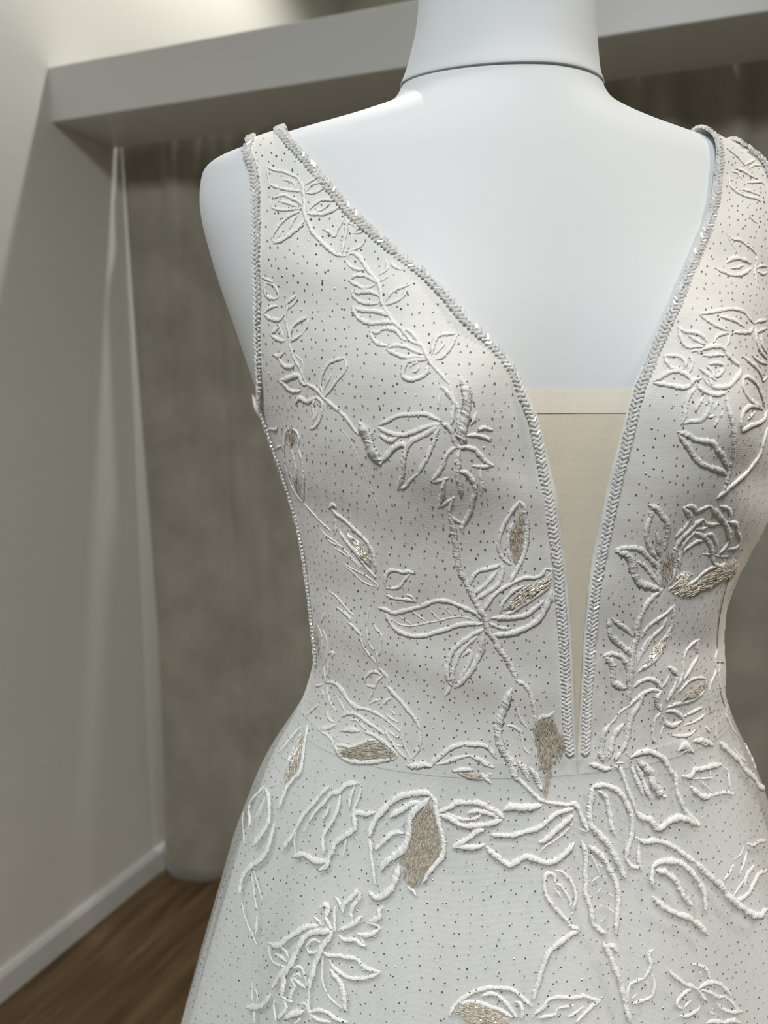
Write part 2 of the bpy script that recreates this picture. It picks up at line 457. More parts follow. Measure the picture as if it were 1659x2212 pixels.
# from the last point seen straight over the shoulder to its ridge
def crest(edge, sign, shift=0.0):
    p = edge[-1]; u = abs(float(base_uw(np.array([p[0]]), np.array([p[1]]))[0][0]))
    g = (G_R if sign > 0 else G_L); zz = np.arange(.10, .19, .0001); aa = at(g, zz)
    ok = np.argmax(aa); zz, aa = zz[ok:], aa[ok:]
    out = []
    for k in range(1, 19):
        f = abs(p[0]) + (HP - abs(p[0])) * k / 18
        e = 2 / float(at(G_E, p[1]))
        need = (u + shift * k / 18) / math.sin(f) ** e
        out.append((sign * f, max(float(zz[np.argmin(np.abs(aa - need))]), p[1])))
    return out
aR = smooth_path(resample(edge_params(ARM_R), 60))[::-1]
up_L = np.array([p for p in eL if p[1] > ZA] + crest(eL, -1, -.002)); up_R = np.array([p for p in eR if p[1] > ZA] + crest(eR, 1, .014))
arm_L = np.array([(-1.42, ZA)] + [p for p in aL if p[1] > ZA + .012] + crest(aL, -1, .001))
arm_R = np.array([(1.40, ZA)] + [p for p in aR if p[1] > ZA + .012] + crest(aR, 1, .010))
def interp_z(edge, z):
    e = edge[np.argsort(edge[:, 1])]
    return np.interp(z, e[:, 1], e[:, 0])
def bump_noise(P):
    """soft puckers of the cloth (metres)"""
    x, y, z = P[..., 0], P[..., 1], P[..., 2]
    a = np.sin(x * 95 + 40 * z + 1.7 * np.sin(z * 60)) * np.sin(z * 70 - x * 33 + 1.1)
    b = np.sin(x * 41 - z * 83 + .6) * np.sin(z * 37 + x * 58)
    return .0006 * a + .0009 * b
OFF = .0024
dress = empty('wedding_dress', (AX, AY, 0), label='white embroidered V-neck wedding dress with beaded straps on the mannequin', category='dress')
N_F, N_M, N_B, N_UP = 60, 14, 36, 110
def half(sign, edge, up, arm):
    """one half of the bodice: below the armhole, then the strap over the shoulder and down the back"""
    verts, faces, tri = [], [], {}
    def add_grid(PHg, Zg):
        base = len(verts)
        off = OFF - .0006 * np.clip((ZW + .03 - Zg) / .03, 0, 1) + bump_noise(S(PHg, Zg)) * np.clip((Zg - ZW) / .02, 0, 1)
        P = S(PHg, Zg, off)
        verts.extend(P.reshape(-1, 3).tolist())
        for q in grid_faces(PHg.shape[0], PHg.shape[1], False, sign < 0):
            faces.append(tuple(base + i for i in q))
    # below the armhole
    zr = np.linspace(ZW, ZA, 70)
    rows = []
    for z in zr:
        f = interp_z(edge, z)
        af = f + (arm[0][0] - f)
        mid = sign * (math.pi - abs(arm[0][0]))
        back = sign * (math.pi - .02)
        rows.append(np.concatenate([np.linspace(f, af, N_F), np.linspace(af, mid, N_M)[1:], np.linspace(mid, back, N_B)[1:]]))
    PHg = np.array(rows); Zg = np.tile(zr[:, None], (1, PHg.shape[1]))
    add_grid(PHg, Zg)
    # strap
    i_f = resample(np.vstack([[interp_z(edge, ZA), ZA], up]), N_UP)
    o_f = resample(arm, N_UP)
    tt = np.linspace(0, 1, N_F)[None, :, None]
    front = i_f[:, None, :] * (1 - tt) + o_f[:, None, :] * tt
    back = front[::-1].copy()
    back[..., 0] = sign * math.pi - back[..., 0]
    strap = np.concatenate([front, back[1:]], 0)
    add_grid(strap[..., 0], strap[..., 1])
    return verts, faces, i_f, o_f
vL, fL, inL, outL = half(-1, eL, up_L, arm_L)
vR, fR, inR, outR = half(1, eR, up_R, arm_R)
def weld(o, d=2e-5):
    import bmesh
    bm = bmesh.new(); bm.from_mesh(o.data)
    bmesh.ops.remove_doubles(bm, verts=bm.verts, dist=d)
    bm.to_mesh(o.data); bm.free()
bodL = mesh('bodice_panel', vL, fL, MAT['bodice']); keep(bodL, dress)
bodR = mesh('bodice_panel', vR, fR, MAT['bodice']); keep(bodR, dress)
for o in (bodL, bodR):
    weld(o)

# skirt lining and sheer overskirt with soft folds
def folds(PHg, Zg):
    t = np.clip((ZW - Zg) / .25, 0, 5)
    f = .0050 * np.sin(PHg * 9 + .8) + .0042 * np.sin(PHg * 15 + 2.0 + .6 * np.sin(PHg * 3)) + .0014 * np.sin(PHg * 27 + .4)
    return f * np.clip(t, 0, 1.6) ** 1.1
zsk = np.concatenate([np.linspace(-.198, -.45, 64), np.linspace(-.46, -1.393, 40)])
PHg, Zg = np.meshgrid(ring_phis(320), zsk)
o = mesh('skirt_lining', S(PHg, Zg, -.0042 + .0052 * np.clip((Zg + .275) / .07, 0, 1) + folds(PHg, Zg)).reshape(-1, 3), grid_faces(len(zsk), 320, True, True), MAT['lining']); keep(o, dress)
PHg, Zg = np.meshgrid(ring_phis(320), zsk)
SK = S(PHg, Zg, .0022 + folds(PHg, Zg))
skirt = mesh('overskirt', SK.reshape(-1, 3), grid_faces(len(zsk), 320, True, True), MAT['tulle']); keep(skirt, dress)

# nude mesh filling the V
ztop = body_param(hit(BODY, 1245, 838)[0])[1]
ZP0, ZP1 = -.206, ztop
def panel(name, z0, z1, off, n, mat):
    zr = np.linspace(z0, z1, n)
    rows = [np.linspace(interp_z(eL, z) - .05, interp_z(eR, z) + .05, 28) for z in zr]
    PHg = np.array(rows); Zg = np.tile(zr[:, None], (1, 28))
    sag = -.0012 * np.cos(np.linspace(-HP, HP, 28))[None, :] * np.clip((Zg - z0) / (z1 - z0), 0, 1) ** 6
    return surf(name, PHg, Zg + sag, off, mat, dress)
panel('illusion_panel', ZP0, ZP1, .0010, 60, MAT['nude'])
zb = body_param(hit(BODY, 1245, 893)[0])[1]
panel('illusion_hem', zb, ZP1 + .0004, .0013, 12, MAT['nude2'])

# cloth surface the trimmings lie on
def tri_of(o):
    return [tuple(o.matrix_world @ v.co) if False else tuple(v.co) for v in o.data.vertices], [tuple(p.vertices) for p in o.data.polygons]
allv, allf = [], []
for o in (bodL, bodR, skirt):
    v, f = tri_of(o); b = len(allv); allv += v; allf += [tuple(b + i for i in q) for q in f]
CLOTH = BVHTree.FromPolygons(allv, allf)

# ------------------------------------------------------------------ embroidery
def catmull(p, step):
    p = np.array(p, float)
    if len(p) == 2:
        p = np.array([p[0], p.mean(0), p[1]])
    q = np.vstack([2 * p[0] - p[1], p, 2 * p[-1] - p[-2]])
    out = []
    for i in range(1, len(q) - 2):
        n = max(2, int(np.linalg.norm(q[i + 1] - q[i]) / step))
        for t in np.arange(n) / n:
            a, b, c, d = q[i - 1], q[i], q[i + 1], q[i + 2]
            out.append(.5 * (2 * b + (c - a) * t + (2 * a - 5 * b + 4 * c - d) * t * t + (3 * b - a - 3 * c + d) * t ** 3))
    out.append(p[-1])
    return np.array(out)
SIDES = 7
def cord(verts, faces, px, w, step=1.7, lift=.20):
    """satin-stitched cord along a traced line: slanted, slightly ragged stitches"""
    pts = catmull(px, step)
    P, N = [], []
    for x, y in pts:
        p, n = hit(CLOTH, x, y)
        if p is None: continue
        P.append(p); N.append(n)
    if len(P) < 3: return
    P = np.array([tuple(p) for p in P]); N = np.array([tuple(n) for n in N])
    for _ in range(3):
        N[1:-1] = N[:-2] + 2 * N[1:-1] + N[2:]; N /= np.linalg.norm(N, axis=1, keepdims=True)
        P[1:-1] = .25 * P[:-2] + .5 * P[1:-1] + .25 * P[2:]
    Tg = np.gradient(P, axis=0); Tg /= np.linalg.norm(Tg, axis=1, keepdims=True) + 1e-12
    B = np.cross(N, Tg)
    base = len(verts); m = len(P); ph0 = random.uniform(0, 6)
    for i in range(m):
        dep = depth(P[i])
        ww = w * dep / FPX * .5
        tap = min(1, .40 + .60 * min(i, m - 1 - i) / 7) * (1 + .10 * math.sin(i * .23 + ph0) + .07 * math.sin(i * .61 + 2 * ph0))
        k = (1.12 if i % 2 else .82) * random.uniform(.82, 1.16)
        a = ww * tap * k * 1.08
        b = ww * tap * (.56 if i % 2 else .30) * random.uniform(.80, 1.2)
        jl = random.uniform(-.16, .16) * ww
        for s in range(SIDES):
            th = 2 * math.pi * s / SIDES
            c, sn = math.cos(th), math.sin(th)
            verts.append(P[i] + B[i] * (a * c + jl) + N[i] * (b * sn + ww * lift) + Tg[i] * (.55 * ww * c))
    for i in range(m - 1):
        for s in range(SIDES):
            d = (s + 1) % SIDES
            faces.append((base + i * SIDES + s, base + i * SIDES + d, base + (i + 1) * SIDES + d, base + (i + 1) * SIDES + s))
    faces.append(tuple(base + s for s in range(SIDES))[::-1]); faces.append(tuple(base + (m - 1) * SIDES + s for s in range(SIDES)))
def inside(q, poly):
    x, y = q; r = False; n = len(poly)
    for i in range(n):
        x1, y1 = poly[i]; x2, y2 = poly[i - 1]
        if (y1 > y) != (y2 > y) and x < (x2 - x1) * (y - y1) / (y2 - y1) + x1: r = not r
    return r
def thread_fill(poly):
    global FILL_MATS
    FILL_MATS = []
    """bundle of loose metallic threads lying along the leaf inside an outline"""
    verts, faces = [], []
    q = np.array(poly); c = q.mean(0)
    ww, vv = np.linalg.eigh(np.cov((q - c).T)); ax = vv[:, 1]
    x0, y0 = q.min(0); x1, y1 = q.max(0)
    area_ = .5 * abs(sum(poly[i][0] * poly[i - 1][1] - poly[i - 1][0] * poly[i][1] for i in range(len(poly))))
    n = int(area_ / 13) + 20; k = 0; tries = 0
    while k < n and tries < n * 20:
        tries += 1
        s = (random.uniform(x0, x1), random.uniform(y0, y1))
        if not inside(s, poly): continue
        k += 1
        an = math.atan2(ax[1], ax[0]) + random.gauss(0, .16); ln = random.uniform(9, 22)
        dx, dy = math.cos(an) * ln / 2, math.sin(an) * ln / 2
        hgt = random.uniform(.0003, .0013); prev = None
        pts = []
        for t in (-1, -.4, .3, 1):
            p, nn = hit(CLOTH, s[0] + dx * t, s[1] + dy * t)
            if p is None: pts = []; break
            pts.append((p + nn * (hgt * (1 - .75 * abs(t)) + .0004 + random.uniform(0, .0003)), nn))
        if not pts: continue
        spark = random.random() < .20
        wd = random.uniform(.00010, .00021)
        base = len(verts)
        for i, (p, nn) in enumerate(pts):
            a, b = pts[max(0, i - 1)][0], pts[min(3, i + 1)][0]
            tg = (b - a).normalized(); sd = tg.cross(nn).normalized()
            verts += [p + sd * wd, p + nn * wd * 1.2, p - sd * wd]
        for i in range(3):
            o_ = base + i * 3
            faces += [(o_, o_ + 3, o_ + 4, o_ + 1), (o_ + 1, o_ + 4, o_ + 5, o_ + 2)]
            FILL_MATS += [1, 1] if (spark and i == 1) else [0, 0]
    return verts, faces
# embroidery traced from close-ups: origin of the close-up (5 close-up pixels per photo pixel), then one piece per line
# piece: name | strokes "width: x,y x,y ..." separated by ';'   (a stroke marked 'f:' is a metallic thread fill outline)
EMB = """
@540,330
leaf| 7: 180,145 270,190 360,200 440,235 520,275 560,350 575,420; 7: 210,340 300,375 420,400 560,420; 6: 360,290 440,305 490,350 500,390; 5: 180,145 195,240 210,340
leaf| 8: 250,490 360,455 450,490 540,540 580,600; 7: 230,590 300,610 400,620 500,605 570,610; 7: 310,520 400,540 480,570 530,590; 5: 250,490 225,540 230,590
leaf| 9: 540,640 440,670 360,740 300,800 240,900 250,960; 11: 590,720 560,770 500,830 420,890 340,950 260,970; 8: 520,680 470,720 440,780 420,830; 7: 330,820 320,880 300,920
leaf| 7: 590,350 650,310 720,270 790,260; 7: 610,410 680,340 790,320; 7: 600,435 700,430 780,390 850,350; 6: 790,260 830,300 850,350
leaf| 8: 640,610 700,550 780,510 850,510 950,515; 7: 660,650 760,620 830,580 870,545; 9: 620,650 700,665 800,660 900,620 980,570; 6: 950,515 990,540 980,570
stem| 9: 580,330 575,430 590,540 585,620 600,690 650,800 690,880 760,950 850,1040 940,1100 1030,1120
leaf| 8: 790,825 850,850 910,900 940,830 990,760 1030,680
leaf| 8: 1050,760 1040,840 1020,930 1000,1020 990,1090; 6: 1050,760 1120,780 1170,830
leaf| 7: 1120,870 1170,820 1250,830; 7: 1120,870 1180,860 1250,840; 8: 1250,880 1230,950 1190,1010 1110,1050 1040,1070
leaf| 8: 1040,1160 1070,1090 1130,1090 1200,1140 1240,1210 1260,1250; 8: 1040,1160 1080,1220 1160,1260 1250,1260
leaf| 9: 1070,1380 1130,1330 1230,1325 1310,1360 1370,1410; 9: 1070,1380 1150,1420 1220,1460 1290,1450 1350,1430
stem| 9: 1110,1060 1220,1180 1290,1290 1380,1400 1410,1500 1420,1600 1440,1660; 7: 1400,1390 1440,1370 1480,1350
leaf| 10: 1100,1490 1170,1510 1270,1500 1350,1520 1400,1560; 9: 1100,1490 1130,1560 1200,1610 1300,1630 1390,1630
leaf| 8: 130,1340 190,1370 250,1400; 8: 170,1400 160,1480 180,1540 240,1580 290,1580; 6: 170,1400 240,1420 290,1480 310,1550 290,1580
leaf| 7: 380,1650 440,1590 510,1540; 6: 510,1540 500,1600 440,1660 380,1700
@540,640
stem| 6: 400,60 400,150 380,230 400,330 430,430 430,520 460,620 490,700 540,780 570,860 600,940; 4: 480,620 560,700 580,780 575,870 600,940
leaf| 9: 150,190 190,140 250,110 290,115; 8: 150,190 220,240 300,260 340,240 370,200
leaf| 10: 440,480 430,400 470,320 530,270 620,230; 9: 440,490 500,450 570,405; 5: 620,230 620,310 570,405
leaf| 9: 220,410 260,380 320,330; 8: 220,410 290,460 370,490; 5: 320,330 350,410 370,490
leaf| 10: 260,630 320,650 370,600; 9: 260,630 310,660 340,720 390,760 460,760 480,720
leaf| 11: 320,910 400,890 480,860 530,860 560,930 600,960; 9: 320,910 380,960 420,1010 490,1030 550,1020
leaf| 8: 790,1060 760,950 780,850 840,740 920,690 1030,670; 8: 800,1080 870,1010 930,920 1010,830 1040,760 1030,670; 6: 800,1010 830,940 880,850
leaf| 9: 720,1090 780,1150 775,1250 750,1340 700,1410 650,1430; 8: 720,1090 680,1180 690,1280 680,1380; 6: 730,1170 720,1280 700,1340
bud| 10: 490,1150 540,1100 620,1140 720,1090
stem| 8: 600,940 680,980 740,1030 790,1090 860,1150 930,1210 1000,1270 1060,1340 1120,1430 1180,1500
@740,500
leaf| 8: 470,740 510,680 580,630 680,590 730,580; 8: 470,790 560,760 620,730 670,680 680,620
leaf| 11: 110,810 170,840 250,855 340,860 430,880 490,910; 11: 110,810 140,890 200,950 290,990 380,990 480,980 560,990
leaf| 10: 300,1070 380,1090 440,1050 520,1050 590,1080 640,1150 680,1180; 9: 300,1070 330,1160 400,1220 500,1240
leaf| 9: 640,1080 700,1060 750,1100 800,1160 850,1230
leaf| 9: 480,1260 560,1230 660,1240 760,1280 860,1330; 10: 480,1270 550,1310 640,1350 720,1360 800,1350 880,1370
leaf| 10: 900,1390 800,1390 700,1410 650,1500 660,1570 740,1600 830,1580 900,1530 930,1450; 8: 830,1420 810,1490 760,1520; 7: 720,1470 760,1430 830,1420
leaf| 9: 960,1330 980,1220 1020,1140 1100,1110 1210,1110; 10: 1010,1380 1080,1350 1150,1270 1200,1180 1230,1120; 8: 1000,1320 1060,1260 1110,1200
stem| 8: 440,800 540,960 640,1060 740,1180 850,1230 910,1340 950,1420 1010,1490 1080,1560 1150,1650
leaf| 7: 530,300 550,370 640,420; 6: 470,300 480,400 400,470
@780,800
stem| 6: 950,150 970,220 1000,290; 10: 860,180 920,220 970,290 1000,340 990,440 980,530 950,600; 6: 860,250 840,330 850,390
tassel| 19: 1090,100 1130,200 1140,330 1130,440 1110,560 1090,680 1070,790; 11: 1030,340 1060,450 1060,560 1060,650
bud| 10: 1180,580 1220,530 1250,460; 10: 1250,650 1320,620 1410,650; 9: 1140,700 1230,700 1320,720 1400,760
leaf| 9: 190,590 280,550 360,510 440,480 540,480 640,470 720,480 800,520 860,550; 10: 190,610 270,660 360,690 450,700 560,670 650,630 740,600 850,580
tassel| 22: 0,560 40,640 80,740 110,830 160,930 200,1000; 11: 200,700 270,740 330,760 400,720; 13: 220,980 290,910 370,830 440,800 500,830
leaf| 11: 850,590 740,660 640,720 540,770 490,850 460,960 450,1080 430,1180 390,1280; 9: 850,610 800,700 780,790 730,900 700,970 650,1050 620,1110; 7: 390,1280 470,1260 540,1180 620,1110
stem| 10: 860,560 930,600 980,670 1000,750 1030,820
leaf| 10: 1030,830 960,870 910,940 880,1030 830,1110 760,1190; 8: 760,1200 850,1190 950,1160; 11: 910,1180 880,1260 870,1350 840,1470; 8: 830,1480 900,1440 960,1400 1010,1370; 8: 1000,1370 960,1470 960,1560 1010,1610 1080,1650
leaf| 10: 1030,830 1130,830 1220,850 1280,910 1340,980 1420,1030; 8: 1420,1030 1320,1040 1200,1030; 8: 1290,1060 1290,1150 1300,1270 1290,1350
leaf| 10: 1070,850 1050,930 1050,1010 1040,1090 1050,1180 1070,1270 1080,1360; 10: 1050,1090 1120,1100 1180,1160 1220,1230 1230,1310 1200,1410 1190,1500 1140,1600 1090,1690 1100,1760
@560,920
leaf| 7: 340,30 290,60 280,130 270,250 270,350 280,420; 7: 340,30 400,60 430,140 420,230 450,340 470,450 480,580 480,700 475,820; 6: 300,180 340,230 370,350 400,480 400,600; 6: 270,380 300,500 340,620 400,740 460,820; f: 340,35 300,90 330,140 350,210 400,130 390,70; f: 360,510 410,540 440,640 460,770 420,690 380,590
bud| 9: 100,30 180,40 200,10; 9: 190,230 240,220
stem| 5: 480,830 540,900 620,990 700,1070 780,1140
leaf| 9: 780,880 830,950 890,990 960,1050 1040,1130 1110,1190 1170,1260 1210,1330 1240,1430 1260,1560; 7: 810,960 830,1080 810,1180; 8: 860,1120 900,1190 960,1270 1030,1350 1090,1430 1150,1520 1260,1640; 11: 750,880 800,850 830,880; f: 950,1130 1030,1190 1090,1260 1150,1330 1200,1410 1210,1510 1160,1470 1090,1380 1030,1280 980,1200
leaf| 4: 660,1110 720,1180 820,1250 920,1340 1020,1440 1130,1540 1240,1650; 4: 800,1310 900,1370 1000,1440 1100,1540; 4: 700,1200 780,1260 870,1300
leaf| 4: 910,1480 1000,1540 1100,1590 1200,1650 1300,1740; 4: 910,1500 1010,1580 1120,1680 1250,1740
@930,1050
stem| 12: 210,330 240,420 250,520 270,640 280,740 300,850 330,940 380,1030 430,1130 480,1230 530,1320 590,1430 620,1540
leaf| 9: 970,160 880,270 820,370 770,470 740,580 740,670 780,770 860,850; 10: 970,160 1010,230 1020,330 1040,430 1040,560 1020,680 990,780 950,860 900,960 850,1040; 9: 890,400 850,500 840,600 840,700 860,800; f: 960,280 990,380 1000,500 990,620 970,720 930,820 900,850 880,740 860,600 870,490 920,400
leaf| 9: 430,1060 460,980 520,920 620,890 710,870 760,840; 10: 760,850 780,900 760,990 720,1070 640,1130 560,1180 490,1220; 9: 720,920 660,990 590,1070 510,1130 460,1160
leaf| 9: 560,1360 610,1280 680,1190 760,1120 830,1080 920,1030 1020,990 1110,990 1200,960 1240,890; 7: 1240,890 1300,900 1310,960; 9: 800,1380 880,1360 980,1290 1080,1230 1180,1160 1270,1080 1300,1000; 8: 750,1370 770,1280 830,1200 900,1130 1000,1080; f: 1290,930 1290,1020 1230,1080 1140,1150 1060,1210 980,1260 900,1300 830,1330 810,1300 880,1220 940,1150 1010,1080 1100,1040 1210,1010
leaf| 8: 610,1460 680,1500 760,1530 860,1540; 13: 680,1600 790,1600 900,1580 1010,1540 1100,1490 1180,1430 1230,1340 1280,1240 1310,1140; 11: 660,1420 800,1420 900,1420 1030,1390 1130,1320 1220,1240
@640,1200
leaf| 8: 960,330 960,250 1000,170 1080,160 1150,180 1210,170 1280,195; 7: 970,350 1080,350 1140,310 1180,250 1230,200
leaf| 7: 960,420 1050,460 1130,470 1220,480 1290,500; 7: 1180,420 1240,440 1290,500
leaf| 9: 890,560 960,580 1040,620 1120,610 1230,580 1340,550 1420,520 1500,490 1620,490 1760,540 1850,580 1930,620 2010,690; 10: 970,620 1010,710 1080,800 1180,850 1290,870 1410,860 1500,830 1620,800 1725,760 1850,735 2000,740; 4: 1040,680 1110,740 1240,760 1400,730 1560,700 1670,670 1780,660 1880,680 1960,720; 4: 1110,650 1180,700 1250,750; 4: 1260,610 1330,660 1420,720; 4: 1430,570 1490,640 1560,700; 4: 1590,530 1630,590 1690,660; 4: 1750,570 1800,650
leaf| 5: 340,370 430,440 500,520 560,590 620,650; 7: 440,560 520,620 580,680 560,720 620,770 680,840 710,870
leaf| 6: 700,870 720,970 780,1060 840,1130 860,1170; 5: 760,760 770,870 790,960 840,1020 870,1060; 6: 820,720 870,800 920,860 910,960 900,1060 870,1090; 5: 790,570 770,650 760,760
stem| 8: 870,1060 890,1160 910,1230 980,1310 980,1400 1040,1470 1110,1560 1200,1650
leaf| 7: 730,1350 770,1290 840,1250 920,1290; 7: 760,1400 850,1420 870,1360 940,1300; 5: 850,1420 810,1500 780,1560; 6: 800,1610 840,1570 910,1560; 6: 930,1600 980,1550 1000,1570
leaf| 5: 230,750 270,850 280,960 270,1100; 5: 290,800 330,920 330,1050 300,1180; f: 195,740 225,790 255,900 262,1000 255,1110 235,1040 222,930 200,830
bud| 8: 270,720 310,620; 8: 350,1050 410,1050 380,1090; 8: 350,1130 340,1250 320,1320; 7: 300,1200 320,1380
stem| 8: 330,1370 420,1380 480,1450 530,1520 590,1590 680,1640; 5: 330,1400 340,1500 380,1600; 8: 210,1400 280,1390; 6: 290,1440 270,1530
@930,1330
leaf| 11: 570,150 480,190 390,250 310,310 240,380 200,470 180,570 190,680 220,750; 10: 220,750 190,810 150,860; 12: 570,190 560,280 550,370 510,460 460,560 400,640 330,720 270,760; 9: 500,230 400,310 310,410 270,510 240,600 240,720; 9: 350,430 420,380 440,430 410,520 370,600 310,680
stem| 12: 590,30 620,160 690,250 740,350 800,430 850,510 890,600 920,680
leaf| 9: 920,690 1020,750 1080,850 1110,960 1130,1070 1120,1180; 16: 880,800 830,900 790,1010 750,1110 730,1210 740,1330 770,1430 840,1530 900,1610; 7: 930,950 950,1050 990,1140 1050,1210; 7: 830,1180 900,1200 970,1250 990,1340 1010,1430 1070,1490; 5: 1080,1240 1110,1330 1140,1430 1150,1560
leaf| 10: 1140,1140 1200,1100 1280,1080 1330,1040; 8: 1350,1240 1400,1290 1440,1360 1480,1440; f: 1160,1130 1310,1080 1350,1200 1420,1300 1450,1420 1380,1520 1250,1620 1170,1630 1150,1450 1110,1310 1100,1220
leaf| 10: 0,1620 50,1560 120,1510 220,1430 340,1390 460,1390 570,1400 650,1450 700,1540; 8: 50,1600 180,1580 280,1540 420,1510; 10: 420,1510 520,1550 600,1600 680,1640
"""
